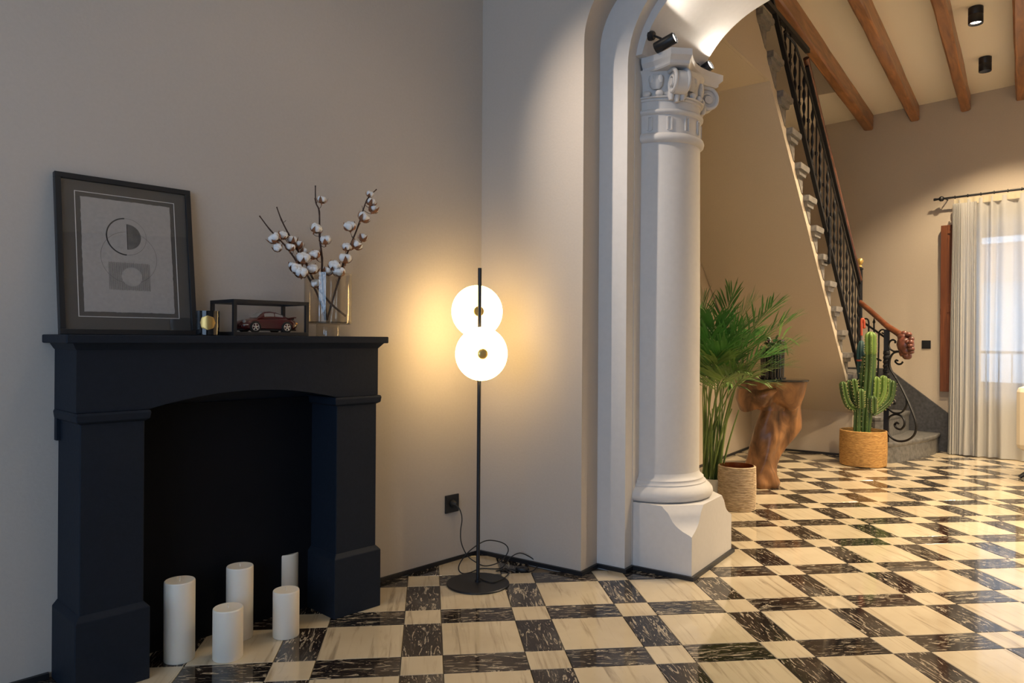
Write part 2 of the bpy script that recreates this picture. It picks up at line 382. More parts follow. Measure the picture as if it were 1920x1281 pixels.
def skirting(name, path, h=.02, th=.014):
    P = [Vector(p) for p in path]; rings = []
    for i, p in enumerate(P):
        d0 = (P[i]-P[i-1]).normalized() if i else None; d1 = (P[i+1]-P[i]).normalized() if i < len(P)-1 else None
        n0 = Vector((d0.y, -d0.x)) if d0 else None; n1 = Vector((d1.y, -d1.x)) if d1 else None
        nn = (n0 + n1)/(1+n0.dot(n1)) if n0 and n1 else (n0 or n1)
        q = p + nn*th; rings.append([(p.x, p.y, .0005), (q.x, q.y, .0005), (q.x, q.y, h), (p.x, p.y, h)])
    o = B().loft(rings).build(name, M['black']); return struct(o)
pa = [FP(-.19, 0, 0).xy, Vector((.001, 0)), (.632, 0), (.632, .163), (.787, .163), (.787, .241), (1.1, .241), (1.1, .826), (.79, .826), (.79, .83), (0, .83), (0, 4.8), (1.0, 4.8)]
skirting('baseboard_arch', pa)
skirting('baseboard_left', [FP(-5, 0, 0).xy, FP(-1.37, 0, 0).xy])

# ceiling beams
for k, (x, w) in enumerate(((.955,.095), (1.42,.087), (1.892,.085), (2.36,.088), (2.83,.088), (3.3,.09), (3.77,.088))):
    yend = 5.72 - math.tan(-WWA)*(x-1.756)
    b = B(); rings = []; ny = 14
    for i in range(ny+1):
        y = .83 + (yend+.02-.83)*i/ny; j = lambda s: noise.noise((x*9+s*3.1, y*2.2, s))*.008
        rings.append([(x-w/2+j(1), y, ZC+.02), (x-w/2+j(2), y, ZC-.15), (x-w/2+.014+j(3), y, ZC-.162+j(8)), (x+w/2-.014+j(4), y, ZC-.162+j(9)), (x+w/2+j(5), y, ZC-.15), (x+w/2+j(6), y, ZC+.02)])
    o = b.loft(rings).build('ceiling_beam', M['beam'], smooth=35)
    lab = ['oiled wooden ceiling beam running right above the iron stair railing', 'second oiled wooden ceiling beam from the stairs, with a dark split underneath', 'oiled wooden ceiling beam just left of the black ceiling spotlights', 'oiled wooden ceiling beam at the right edge of the picture', 'first wooden beam right of the picture edge', 'second wooden beam right of the picture edge', 'third wooden beam right of the picture edge'][k]
    tag(o, lab, 'beam', 'wooden ceiling beams in the far room')

def spot_light(name, parent, m, energy, size, blend, col=WARM, r=.03):
    ld = bpy.data.lights.new(name, 'SPOT'); ld.energy = energy; ld.color = col; ld.spot_size = R(size); ld.spot_blend = blend; ld.shadow_soft_size = r
    o = bpy.data.objects.new(name, ld); COL.objects.link(o); o.parent = parent; o.matrix_local = m; return o
def ceiling_spot(x, y, energy, label, size=120, group='black ceiling spotlights', z=ZC, col=WARM, lz=-.084, lr=.030):
    t = thing('ceiling_spotlight', label, 'spotlight', (x, y, z), 0, group)
    B().lathe([(.047, 0), (.05, -.002), (.05, -.055), (.0485, -.057), (.0485, -.06), (.05, -.062), (.05, -.12), (.0485, -.125), (.045, -.122), (.030, -.085)], 28, caps=(True, False)).build('housing', M['black'], t, smooth=40)
    B().lathe([(lr-.001, lz-.006), (lr, lz-.002), (.001, lz)], 24, caps=(False, False)).build('lens', M['spot_on'], t)
    spot_light('bulb', t, Matrix.Translation((0,0,-.128)), energy, size, .5, col)
ceiling_spot(2.085, 3.40, SPOT_FAR, 'lit black cylinder spotlight at the top edge of the picture', lz=-.104, lr=.0375)
ceiling_spot(2.10, 4.60, SPOT_FAR, 'black cylinder ceiling spotlight nearer the window wall')
for k, (x, y) in enumerate(((2.09, 2.1), (3.5, 2.1), (3.5, 3.4), (3.5, 4.5), (4.6, 2.7), (4.6, 4.2))):  # more spots of the same kind, added out of view for the far room's light
    ceiling_spot(x, y, SPOT_FAR, 'unseen black ceiling spotlight added to light the far room')
for x, y in ((.9, -1.3), (2.2, -1.6), (.7, -3.3), (2.4, -4.0), (4.2, -2.4)):
    ceiling_spot(x, y, SPOT_NEAR, 'black ceiling spotlight above the fireplace room', 110, 'spotlights of the fireplace room', col=(1,.82,.64))
cs_ = thing('column_fill_spot', 'unseen black ceiling spotlight added to light the column', 'spotlight', (.02, -1.3, ZC), 0)  # added lamp, out of view: lights the column and arch steps
axc = (Vector((1.38, .30, 1.3)) - Vector((.02, -1.3, ZC-.12))).normalized(); qc = Matrix.Translation((0,0,-.10)) @ axc.to_track_quat('Z', 'Y').to_matrix().to_4x4()
B().lathe([(.03, 0), (.032, -.002), (.032, -.02), (.028, -.024)], 20).tube([(0,0,-.02), (0,0,-.10)], .007, 8).build('mount', M['black'], cs_, smooth=40)
B().lathe([(.033, -.07), (.036, -.067), (.036, .06), (.033, .062), (.030, .05)], 24, m=qc, caps=(True, False)).build('housing', M['black'], cs_, smooth=40)
B().lathe([(.0295, .048), (.001, .048)], 20, m=qc, caps=(False, False)).build('lens', M['spot_on'], cs_)
spot_light('bulb', cs_, qc @ Matrix.Translation((0,0,.065)) @ Matrix.Rotation(math.pi, 4, 'X'), SPOT_COLUMN, 46, 1.0, (1,.83,.66), .03)
ceiling_spot(.5, 3.6, 30, 'unseen black ceiling spotlight added to brighten the stairwell', 120, z=6.2)  # unseen lamp added so the stairwell is not black

# ================================================================ COLUMN
CX, CY = .79, .533
col = thing('column', 'white engaged column with carved scroll capital and scooped plinth under the arch', 'column', (0,0,0))
rings = []
def plinth_ring(c, z, x0=.792, x1=1.10, y0=.243, y1=.822):
    c = max(c, .0005); return [(x0, y0, z), (x1-c, y0, z), (x1, y0+c, z), (x1, y1-c, z), (x1-c, y1, z), (x0, y1, z)]
for z, c in ((0,0), (.205,0), (.212,.012), (.225,.045), (.245,.078), (.265,.098), (.285,.110), (.305,.122), (.32,.14), (.335,.155)): rings.append(plinth_ring(c, z))
B().loft(rings).build('plinth', M['white'], col, smooth=35)
B().lathe([(.262,.336), (.275,.338), (.287,.348), (.292,.362), (.289,.380), (.277,.396), (.262,.408), (.256,.412), (.256,.418), (.248,.424), (.243,.432), (.244,.438), (.236,.444), (.226,.452), (.221,.47)], 40, (CX, CY), -90, 90).build('base_moulding', M['white'], col, smooth=50)
B().lathe([(.221,.47), (.2205,1.2), (.215,2.15)], 40, (CX, CY), -90, 90).build('shaft', M['white'], col, smooth=50)
nk = B().lathe([(.215,2.15), (.222,2.152), (.233,2.162), (.236,2.175), (.232,2.188), (.222,2.196), (.217,2.20), (.217,2.29), (.222,2.293), (.230,2.300), (.231,2.308), (.224,2.316), (.214,2.318), (.214,2.36)], 40, (CX, CY), -90, 90).build('necking', M['white'], col, smooth=50)
for k in range(7):
    a = R(-78 + k*26); m = Matrix.Translation((CX, CY, 2.245)) @ Matrix.Rotation(a, 4, 'Z')
    B().box(.2165, .2225, -.014, -.007, -.032, .032, m).box(.2165, .2225, .007, .014, -.032, .032, m).box(.2165, .2225, -.007, .007, .032, .037, m).box(.2165, .2225, -.007, .007, -.037, -.032, m).build('flute_frame', M['white'], nk)
cap = B().lathe([(.214,2.36), (.22,2.362), (.222,2.37), (.215,2.38), (.205,2.40), (.205,2.44), (.215,2.49), (.235,2.515)], 40, (CX, CY), -90, 90).build('capital', M['white'], col, smooth=50)
def abacus(z, k):
    n = [( .792, CY-.29*k)]
    for i in range(7):                                         # left concave side
        t = i/6; n.append((.80 + (.175*k)*t, CY - .235*k - .05*k*t*t))
    n += [(CX+.262*k, CY-.215*k)]
    for i in range(1, 12):
        t = i/12; n.append((CX + .262*k - .055*k*math.sin(math.pi*t), CY - .215*k + .43*k*t))
    n += [(CX+.262*k, CY+.215*k), (CX+.185*k, CY+.285*k), (.792, CY+.235*k)]
    return [(x, y, z) for x, y in n[1:]]
B().loft([abacus(2.505,.93), abacus(2.512,.96), abacus(2.525,.965), abacus(2.535,1.0), abacus(2.545,1.035), abacus(2.575,1.04)]).build('abacus', M['white'], cap, smooth=30)
for k in range(11):                                            # egg band
    a = R(-82 + k*16.4); m = Matrix.Translation((CX, CY, 2.395)) @ Matrix.Rotation(a, 4, 'Z')
    B().ball((.222, 0, 0), .024, 10, (.7, .95, .75), m).build('egg', M['white'], cap, smooth=60)
B().lathe([(.215,2.372), (.230,2.374), (.232,2.38), (.224,2.383)], 36, (CX, CY), -90, 90).build('egg_band', M['white'], cap, smooth=50)
for sgn in (-1, 1):                                            # corner scrolls
    m = Matrix.Translation((CX, CY, 0)) @ Matrix.Rotation(R(44.5*sgn), 4, 'Z')
    out = []; pts = []
    for i in range(56):
        t = i/55; a = R(95 - 640*t); r = .062*(1-t*.86); pts.append(Vector((.262 + r*math.cos(a), 0, 2.437 + r*math.sin(a))))
    pts = [Vector((.18, 0, 2.50)), Vector((.215, 0, 2.503))] + pts
    v = B()
    for wy, rr in ((-.034, .011), (.034, .011)): v.tube([m @ (p + Vector((0, wy, 0))) for p in pts], [rr*(1-.55*i/len(pts)) for i in range(len(pts))], 8)
    v.lathe([(.058, -.030), (.058, .030)], 24, m=m @ Matrix.Translation((.262, 0, 2.437)) @ Matrix.Rotation(R(90), 4, 'X'))
    v.lathe([(.02, -.043), (.02, .043)], 16, m=m @ Matrix.Translation((.262, 0, 2.437)) @ Matrix.Rotation(R(90), 4, 'X'))
    v.build('volute', M['white'], cap, smooth=50)
    lf = B()
    for yy in (-.03, .0, .03): lf.ball((.235, yy, 2.375 + abs(yy)*.3), .028, 10, (.7, .6, 1.25), m)
    lf.build('drop_leaf', M['white'], cap, smooth=60)
for k, a in enumerate((-70, -18, 18, 70)):
    m = Matrix.Translation((CX, CY, 2.455)) @ Matrix.Rotation(R(a), 4, 'Z')
    B().ball((.215, 0, 0), .04, 12, (.45, .9, 1.1), m).ball((.222, .022, .012), .02, 8, (.6, .8, 1.3), m).ball((.222, -.022, .012), .02, 8, (.6, .8, 1.3), m).build('acanthus_leaf', M['white'], cap, smooth=60)

# arch spotlights
def arch_spot(name_label, base, face, front, tail, on_dir, energy):
    t = thing('arch_spotlight', name_label, 'spotlight', base, 0, 'small spotlights on the arch')
    bz = Vector(base); f = Vector(front)-bz; tl = Vector(tail)-bz; ax = (f-tl).normalized(); q = ax.to_track_quat('Z', 'Y').to_matrix().to_4x4()
    nf = Vector(face).normalized(); qf = nf.to_track_quat('Z', 'Y').to_matrix().to_4x4()
    B().lathe([(.022, 0), (.024, .002), (.024, .018), (.022, .02), (.022, .026), (.018, .03)], 20, m=qf).build('mount', M['black'], t, smooth=40)
    B().tube([nf*.028, (nf*.05 + (f+tl)*.5)*.6, tl.lerp(f, .42)], .0055, 8).build('arm', M['black'], t, smooth=40)
    L = (f-tl).length; mm = Matrix.Translation(tl) @ q
    B().lathe([(.0, 0), (.026, 0), (.028, .003), (.028, L-.004), (.0265, L), (.024, L-.006)], 24, m=mm, caps=(False, False)).build('housing', M['black'], t, smooth=40)
    B().lathe([(.0238, L-.008), (.0238, L-.0085), (.001, L-.006)], 20, m=mm).build('lens', M['spot_on'], t)
    spot_light('bulb', t, mm @ Matrix.Translation((0,0,L+.003)) @ Matrix.Rotation(math.pi, 4, 'X'), energy, 178, .06, (1,.90,.76), .02)
arch_spot('black spotlight aimed up the arch in front of the column capital', (.853, .262, 2.668), (1,0,-.2), tuple(at(1266, 70, 3.59)), tuple(at(1229, 91, 3.65)), None, SPOT_ARCH)
arch_spot('black spotlight half hidden behind the column capital', (.902, .73, 2.645), (1,0,-.2), tuple(at(1333, 121, 4.04)), tuple(at(1307, 140, 4.10)), None, SPOT_ARCH)

# ================================================================ FIREPLACE
fp = thing('fireplace', 'navy black painted fireplace surround with arched opening on the left wall', 'fireplace', W0, WA)
def T(t, o): return (t, -o)
SH = 1.156
B().box(-1.395, -.165, -.27, -.002, 1.128, SH).build('mantel_shelf', M['navy'], fp, bevel=.004)
rings = [[(t0, -.002, z), (t1, -.002, z), (t1, -o, z), (t0, -o, z)] for z, t0, t1, o in ((1.106, -1.357, -.196, .236), (1.112, -1.362, -.191, .241), (1.128, -1.372, -.18, .256))]
B().loft(rings).build('bed_moulding', M['navy'], fp)
pts = [(-1.357, 1.108), (-1.357, .906), (-1.137, .906)]
for i in range(1, 24):
    t = -1.137 + (.737)*i/24; s_ = 2*i/24-1; pts.append((t, .906 + .047*(1-s_*s_)))
pts += [(-.40, .906), (-.196, .906), (-.196, 1.108)]
B().prism(pts, 'y', -.235, -.03).build('frieze', M['navy'], fp, smooth=20)
B().box(-1.357, -.196, -.03, -.003, .80, 1.108).build('frieze_backing', M['navy'], fp)
B().box(-1.16, -.39, -.045, -.003, .0, .9).build('hearth_back', M['hearth'], fp)
for t0, t1 in ((-1.345, -1.15), (-.40, -.202)):
    p = B().box(t0, t1, -.234, -.003, .25, .88).build('pilaster', M['navy'], fp, bevel=.003)
    B().loft([[(t0-a, -.003, z), (t1+a, -.003, z), (t1+a, -.234-a, z), (t0-a, -.234-a, z)] for z, a in ((0,.016), (.243,.016), (.262,.0))]).build('pilaster_base', M['navy'], p, bevel=.003)
    B().loft([[(t0-a, -.003, z), (t1+a, -.003, z), (t1+a, -.234-a, z), (t0-a, -.234-a, z)] for z, a in ((.868,0), (.876,.013), (.897,.016), (.905,.013))]).build('pilaster_cap', M['navy'], p, bevel=.002)

# pillar candles
for k, (px, py, ptop, r, lab) in enumerate(((336,1246,1084,.052,'tallest white pillar candle, nearest the left pilaster'), (449,1203,1057,.0495,'tall white pillar candle standing behind the short front candle'), (536,1152,1032,.050,'white pillar candle at the back right, half hidden by a shorter one'), (427,1243,1135,.052,'short white pillar candle at the front of the hearth'), (536,1200,1102,.0495,'short white pillar candle in front on the right'))):
    p = on_z(px, py); d = Vector((sight(px, py).x, sight(px, py).y, 0)).normalized(); p = p + d*r*.9; dep = to_px(p)[2]
    h = (CAM + sight(px, ptop+4)*dep).z
    t = thing('pillar_candle', lab, 'candle', (p.x, p.y, 0.0005), 0, 'pillar candles in the hearth')
    B().lathe([(r*.97, 0), (r, .003), (r, h-.006), (r*.985, h-.002), (r*.95, h), (r*.6, h-.0015), (r*.15, h-.003)], 36).build('wax_body', M['wax'], t, smooth=50)
    B().tube([(0,0,h-.004), (.002,0,h+.004), (-.004,.003,h+.007), (-.012,.006,h+.006)], .0016, 6).build('wick', M['wick'], t)

# ---------------------------------------------------------------- mantel: framed print leaning on the wall
TB = .10; HB = .56; lean = math.atan2(.075, HB)
pf = thing('framed_print', 'black framed abstract print of circles leaning on the wall above the mantel', 'picture', FP(-1.3675, TB, SH+.0005), WA)
ml = Matrix.Rotation(-lean, 4, 'X')
FW, FH = .452, .553
def fbx(name, x0, x1, z0, z1, y0, y1, mat, par): return B().box(x0, x1, y0, y1, z0, z1, ml).build(name, mat, par)
frm = B().box(0, FW, -.0, .022, 0, .019, ml).box(0, FW, 0, .022, FH-.019, FH, ml).box(0, .019, 0, .022, .019, FH-.019, ml).box(FW-.019, FW, 0, .022, .019, FH-.019, ml).build('frame', M['black_frame'], pf, bevel=.0015)
fbx('mat_board', .018, FW-.018, .018, FH-.018, .012, .016, M['mat'], pf)
fx0, fx1, fz0, fz1 = .060, .393, .062, .498
B().box(fx0, fx1, .0105, .0122, fz0, fz0+.0022, ml).box(fx0, fx1, .0105, .0122, fz1-.0022, fz1, ml).box(fx0, fx0+.0022, .0105, .0122, fz0, fz1, ml).box(fx1-.0022, fx1, .0105, .0122, fz0, fz1, ml).build('fillet', M['fillet'], pf)
edge = []
def wob(i): return noise.noise((i*.7, 3.3, 1.1))*.0022
n = 40; px0, px1, pz0, pz1 = .078, .376, .080, .480
for i in range(n): edge.append((px0+(px1-px0)*i/n, pz0+wob(i)))
for i in range(n): edge.append((px1+wob(i+50), pz0+(pz1-pz0)*i/n))
for i in range(n): edge.append((px1-(px1-px0)*i/n, pz1+wob(i+90)))
for i in range(n): edge.append((px0+wob(i+130), pz1-(pz1-pz0)*i/n))
art = B().prism(edge, 'y', .0105, .0118, ml).build('paper', M['paper'], pf)
def ring2d(b, cx, cz, r, w, a0=0, a1=360, n=64, y=.0101):
    P1 = [(cx+(r+w/2)*math.cos(R(a0+(a1-a0)*i/n)), cz+(r+w/2)*math.sin(R(a0+(a1-a0)*i/n))) for i in range(n+1)]
    P2 = [(cx+(r-w/2)*math.cos(R(a0+(a1-a0)*i/n)), cz+(r-w/2)*math.sin(R(a0+(a1-a0)*i/n))) for i in range(n+1)]
    for i in range(n): b.face([ml @ Vector((x, y, z)) for x, z in (P1[i], P1[i+1], P2[i+1], P2[i])])
cxp, cz1 = .222, .352
b = B(); ring2d(b, cxp, cz1, .066, .0045, 95, 268); b.build('thick_arc', M['ink'], art)
b = B(); ring2d(b, cxp, cz1, .066, .0009); ring2d(b, cxp+.006, .277, .093, .0009); b.build('fine_circles', M['ink_soft'], art)
b = B(); b.face([ml @ Vector((cxp+.002+.046*math.cos(R(-90+180*i/24)), .0102, cz1+.046*math.sin(R(-90+180*i/24)))) for i in range(25)]); b.build('shaded_half_disc', M['ink_soft'], art)
b = B()
b.box(cxp+.0005, cxp+.003, .0098, .0101, cz1-.046, cz1+.046, ml)
b.build('half_disc_edge', M['ink'], art)
b = B()
for i in range(34):
    x = .160 + .134*i/33; j = random.uniform(-.001, .001); b.box(x-.0007, x+.0007, .0099, .0102, .160+j, .258+j, ml)
b.build('hatched_square', M['ink_soft'], art)
b = B(); b.face([ml @ Vector((.234+.034*math.cos(R(360*i/40)), .0097, .208+.034*math.sin(R(360*i/40)))) for i in range(40)]); b.build('pale_disc', M['paper'], art)
B().box(.018, FW-.018, .004, .006, .018, FH-.018, ml).build('glass_pane', M['picture_glass'], pf)

# candle jar
jar = thing('candle_jar', 'black glass candle jar with an oval gold label beside the framed print', 'candle', FP(-.925, .205, SH+.0005), WA)
B().lathe([(.036, 0), (.039, .002), (.0405, .085), (.0405, .088), (.038, .088), (.0365, .03)], 36, caps=(True, True)).build('jar', M['jar_glass'], jar, smooth=50)
lb = B(); rows = []
va = math.degrees(math.atan2(CAM.y-FP(-.925,.205,0).y, CAM.x-FP(-.925,.205,0).x)) - math.degrees(WA)
for j in range(9):
    v = -1 + 2*j/8; hw = math.sqrt(max(0, 1-abs(v)**2.4))*(1+.06*math.cos(v*9)); rows.append([(.0413*math.cos(R(va + u*36*hw/6)), .0413*math.sin(R(va + u*36*hw/6)), .045 + v*.026) for u in range(-6, 7)])
lb.loft(rows, closed=False); lb.build('label', M['gold'], jar, smooth=60)

# open box stand with toy car
bs = thing('display_stand', 'open black box frame holding the toy car on the mantel', 'stand', FP(-.845, .24, SH+.0005), WA)
SX, SY, SZ, t_ = .31, .195, .134, .013
B().box(0, SX, 0, SY, 0, .014).build('tray', M['black_frame'], bs, bevel=.001)
for x, y in ((0,0), (SX-t_,0), (0,SY-t_), (SX-t_,SY-t_)): B().box(x, x+t_, y, y+t_, .014, SZ-t_).build('post', M['black_frame'], bs)
B().box(0, SX, 0, t_, SZ-t_, SZ).build('rail', M['black_frame'], bs); B().box(0, SX, SY-t_, SY, SZ-t_, SZ).build('rail', M['black_frame'], bs)
B().box(0, t_, t_, SY-t_, SZ-t_, SZ).build('rail', M['black_frame'], bs); B().box(SX-t_, SX, t_, SY-t_, SZ-t_, SZ).build('rail', M['black_frame'], bs)
car = thing('toy_car', 'maroon model sports car parked in the open black box frame', 'toy', FP(-.785, .145, SH+.0150), WA)
CL_ = .232
def carx(u): return u*CL_
# stations: u, sill z, belt z, half width
S = [(0,.018,.026,.028), (.015,.012,.034,.036), (.05,.0085,.0415,.0435), (.12,.0075,.047,.047), (.22,.0075,.0505,.049), (.32,.0075,.0525,.0485), (.5,.0075,.0535,.0485), (.66,.0075,.0545,.050), (.78,.0075,.0545,.0525), (.88,.0085,.0525,.0515), (.95,.012,.0475,.048), (.985,.016,.041,.042), (1.0,.022,.034,.034)]
rings = []
for u, z0, z1, w in S:
    zm = z0 + (z1-z0)*.55
    rings.append([(carx(u), y*w, z) for y, z in ((-.82,z0), (-.97,z0+.006), (-1.0,zm), (-.93,z1-.006), (-.78,z1-.001), (-.4,z1+.001), (0,z1+.0016), (.4,z1+.001), (.78,z1-.001), (.93,z1-.006), (1.0,zm), (.97,z0+.006), (.82,z0))])
body = B().loft(rings).build('body', M['red_car'], car, smooth=40)
G = [(.27,.0515,.0525,.040), (.36,.052,.071,.037), (.42,.0525,.0785,.0345), (.52,.053,.0805,.034), (.62,.0535,.0775,.0345), (.72,.054,.0695,.0365), (.80,.054,.0605,.038), (.87,.0525,.0545,.039)]
rings = [[(carx(u), y*w, z) for y, z in ((-1.08,z0), (-1.04,z0+(z1-z0)*.3), (-.93,z0+(z1-z0)*.82), (-.75,z1), (0,z1+.0008), (.75,z1), (.93,z0+(z1-z0)*.82), (1.04,z0+(z1-z0)*.3), (1.08,z0))] for u, z0, z1, w in G]
B().loft(rings).build('cabin', M['red_car'], car, smooth=50)
def gz(u):
    for a, b_ in zip(G, G[1:]):
        if a[0] <= u <= b_[0]: k = (u-a[0])/(b_[0]-a[0]); return [a[i]+(b_[i]-a[i])*k for i in range(4)]
for sgn in (-1, 1):
    for ua, ub in ((.395,.575), (.59,.73)):
        rows = []
        for i in range(7):
            u = ua + (ub-ua)*i/6; _, z0, z1, w = gz(u); rows.append([(carx(u), sgn*(w*(1.04-.11*(f-.3)/.52)+.0007), z0+(z1-z0)*f) for f in (.28, .45, .62, .78)])
        B().loft(rows, closed=False).build('side_window', M['car_glass'], car, smooth=60)
rows = []
for i in range(6):
    u = .275 + .125*i/5; _, z0, z1, w = gz(u); rows.append([(carx(u)-.0005, y*w*.78, z1+.0012+.0005*(1-y*y)) for y in (-1,-.5,0,.5,1)])
B().loft(rows, closed=False).build('windscreen', M['car_glass'], car, smooth=60)
def wheel(u, sgn):
    cxw = carx(u); w = .0505 if u > .5 else .0475; rw = .0195
    m = Matrix.Translation((cxw, sgn*(w-.006), rw-.0005)) @ Matrix.Rotation(R(90)*-sgn, 4, 'X')
    t = B().lathe([(rw*.55,-.008), (rw*.95,-.008), (rw,-.006), (rw,.006), (rw*.95,.008), (rw*.72,.0085), (rw*.70,.005)], 28, m=m).build('tyre', M['rubber'], car, smooth=50)
    r_ = B().lathe([(rw*.74,.0075), (rw*.74,.009), (rw*.66,.009), (rw*.63,.005)], 28, m=m, caps=(False, False))
    for k in range(5):
        a = R(90+72*k); mm = m @ Matrix.Rotation(a, 4, 'Z'); r_.box(.0, rw*.68, -.0022, .0022, .005, .0085, mm)
    r_.lathe([(.003,.004), (.003,.0095), (.001,.01)], 10, m=m); r_.build('rim', M['chrome'], t)
    B().lathe([(rw*1.13,-.002), (rw*1.15,.0075), (rw*1.0,.0078), (rw*.98,-.002)], 28, m=m @ Matrix.Translation((0,0,-.0005)), caps=(False, False)).build('wheel_arch', M['rubber'], t)
for u in (.215, .775):
    for sgn in (-1, 1): wheel(u, sgn)
B().loft([[(carx(u), y, z) for y in (-.036, -.02, .02, .036)][0:4] + [(carx(u), y, z-.004) for y in (.036, .02, -.02, -.036)] for u, z in ((.865,.0575), (.93,.0600), (.985,.0605))]).build('tail_spoiler', M['red_car'], car, smooth=40)
B().box(carx(.9), carx(.96), -.03, .03, .05, .058).build('spoiler_base', M['rubber'], car)
for sgn in (-1, 1):
    B().ball((carx(.055), sgn*.033, .038), .0085, 12, (.7,1,1.1)).build('headlight', M['car_glass'], car, smooth=60)
    B().ball((carx(.965), sgn*.0435, .034), .007, 10, (1.1,.7,.8)).build('tail_light', M['amber'], car, smooth=60)
    B().box(carx(.01), carx(.11), sgn*.0445-.0012, sgn*.0445+.0012, .026, .0285).build('bumper_strip', M['chrome'], car)
    B().box(carx(.25), carx(.72), sgn*.047-.0015, sgn*.047+.0015, .0065, .010).build('sill_trim', M['rubber'], car)
B().box(carx(.02), carx(.985), -.035, .035, .0055, .012).build('underbody', M['rubber'], car)

# ---------------------------------------------------------------- glass vase with cotton branches
VP = FP(-.384, .14, SH+.0005)
vase = thing('glass_vase', 'smoky glass cylinder vase on a narrow foot holding cotton branches', 'vase', VP, 0)
B().lathe([(.047, 0), (.049, .002), (.049, .046), (.047, .049), (.090, .050), (.0965, .054), (.098, .06), (.098, .262), (.0965, .262), (.0955, .061), (.088, .054), (.001, .0535)], 48, caps=(True, False)).build('bowl', M['vase_glass'], vase, smooth=40)
B().lathe([(.0955, .0575), (.0972, .0572), (.0972, .0592), (.0955, .0595)], 48, caps=(False, False)).build('base_ring', M['black_glass'], vase, smooth=40)
def boll_meshes(seed):
    rnd = random.Random(seed); c = B(); h = B(); n = 4 + (seed % 2)
    for k in range(n):
        a = 2*math.pi*k/n + rnd.uniform(-.2, .2); c.ball((math.cos(a)*.0095, math.sin(a)*.0095, .012+rnd.uniform(-.001,.002)), .0125+rnd.uniform(-.001,.0015), 10, (1,1,1.1))
    c.ball((0,0,.016), .011, 8)
    for k in range(n):
        a = 2*math.pi*(k+.5)/n + rnd.uniform(-.15,.15); ca, sa = math.cos(a), math.sin(a); rows = []
        for i in range(5):
            t = i/4; rad = .004 + .021*math.sin(t*1.45) + .003*t*t; z = -.006 + .024*t*t*(1+.3*rnd.random()); wd = .0085*math.sin(math.pi*(.18+.8*t))
            rows.append([(ca*rad - sa*w, sa*rad + ca*w, z - abs(w)*.12) for w in (-wd, 0, wd)])
        h.loft(rows, closed=False)
    h.tube([(0,0,-.016), (0,0,-.004)], [.0018, .004], 6)
    cm = c.mesh('cotton_boll', 60); cm.materials.append(M['cotton']); hm = h.mesh('husk', 60); hm.materials.append(M['husk']); return cm, hm
BM = [boll_meshes(s) for s in range(4)]
def vp(px, py, off): return on_plane(px, py, FP(-.384, .14+off, 0), math.degrees(WA))
def zc(x, y): return 350 + x/3.8825, 330 + y/3.8825
br = [
 ('cotton branch leaning furthest left out of the glass vase', [(530,290,.02),(610,395,.02),(720,510,.01),(800,620,.0),(900,760,-.01),(985,940,-.02),(1010,1050,-.03)], [(635,450,42,.02),(660,522,30,.03),(755,515,34,.02),(850,595,50,.02),(800,672,42,.03),(835,700,44,.045),(780,655,36,.01)]),
 ('cotton branch left of the upright one, its bare tip above the bolls', [(655,225,-.02),(690,320,-.02),(740,420,-.02),(800,530,-.02),(870,640,-.01),(940,790,0),(1050,930,.01),(1158,1020,.02)], [(703,430,32,-.01),(765,460,38,-.02),(815,500,36,-.02),(850,540,30,-.02),(915,675,42,.02)]),
 ('upright thin cotton branch in the middle of the glass vase', [(937,70,0),(940,190,0),(965,260,0),(968,440,0),(985,600,0),(985,720,0),(1000,900,0),(1020,1050,0)], [(985,170,35,.0),(945,378,42,.02),(1010,462,42,.02),(930,570,40,.01),(1022,690,40,.0),(940,780,36,.03)]),
 ('cotton branch leaning right out of the glass vase, thick with bolls', [(1382,98,.0),(1310,180,.0),(1250,360,0),(1190,510,0),(1140,640,0),(1100,780,0),(1050,950,0),(1020,1050,0)], [(1335,130,30,0),(1345,190,35,.015),(1360,240,38,.01),(1292,300,44,.015),(1185,362,45,.01),(1283,448,34,-.01),(1240,500,42,.02),(1165,515,36,.02),(1155,595,48,.02),(1075,650,42,.02),(1110,695,45,.03)]),
]
bi = 0
for lab, path, bolls in br:
    pts = [vp(*zc(x, y), o) for x, y, o in path]; base = pts[-1]
    t = thing('cotton_branch', lab, 'branch', base, 0, 'cotton branches in the vase')
    sp = smoothpath([p - base for p in pts], 5); B().tube(sp, [.0022 + .0022*min(1, i/20) + (.0008 if i % 5 == 0 else 0) for i in range(len(sp))], 7).build('stem', M['twig'], t, smooth=60)
    tw = B()
    for (x, y, r, o) in bolls:
        c = vp(*zc(x, y), o) - base; near = min(sp, key=lambda q: (q - c - Vector((0,0,-.03))).length); d = (c - near); 
        up = (d.normalized()*.5 + Vector((0,0,.8)) + Vector((random.uniform(-.5,.5), random.uniform(-.5,.5), 0)) + NW*.25).normalized()
        s = 1.13*r/3.8825/FPX*2.9/.0225; q = up.to_track_quat('Z', 'Y').to_matrix().to_4x4(); cm, hm = BM[bi % 4]
        m = Matrix.Translation(c - up*.012*s) @ q @ Matrix.Rotation(bi*1.3, 4, 'Z') @ Matrix.Scale(s*.98, 4)
        o1 = bpy.data.objects.new('cotton_boll', cm); COL.objects.link(o1); o1.parent = t; o1.matrix_local = m
        o2 = bpy.data.objects.new('husk', hm); COL.objects.link(o2); o2.parent = o1
        foot = c - up*.026*s; tw.tube(smoothpath([near, near.lerp(foot, .6) + Vector((0,0,-.004)), foot], 4), .0012, 5); bi += 1
    for k in range(5):
        i = random.randrange(2, max(3, len(sp)-8)); d = Vector((random.uniform(-1,1), random.uniform(-1,1), random.uniform(.2,1))).normalized()
        tw.tube([sp[i], sp[i]+d*.008, sp[i]+d*.014+Vector((0,0,.004))], .0011, 5)
    tw.build('twigs', M['twig'], t, smooth=60)['kind'] = 'stuff'

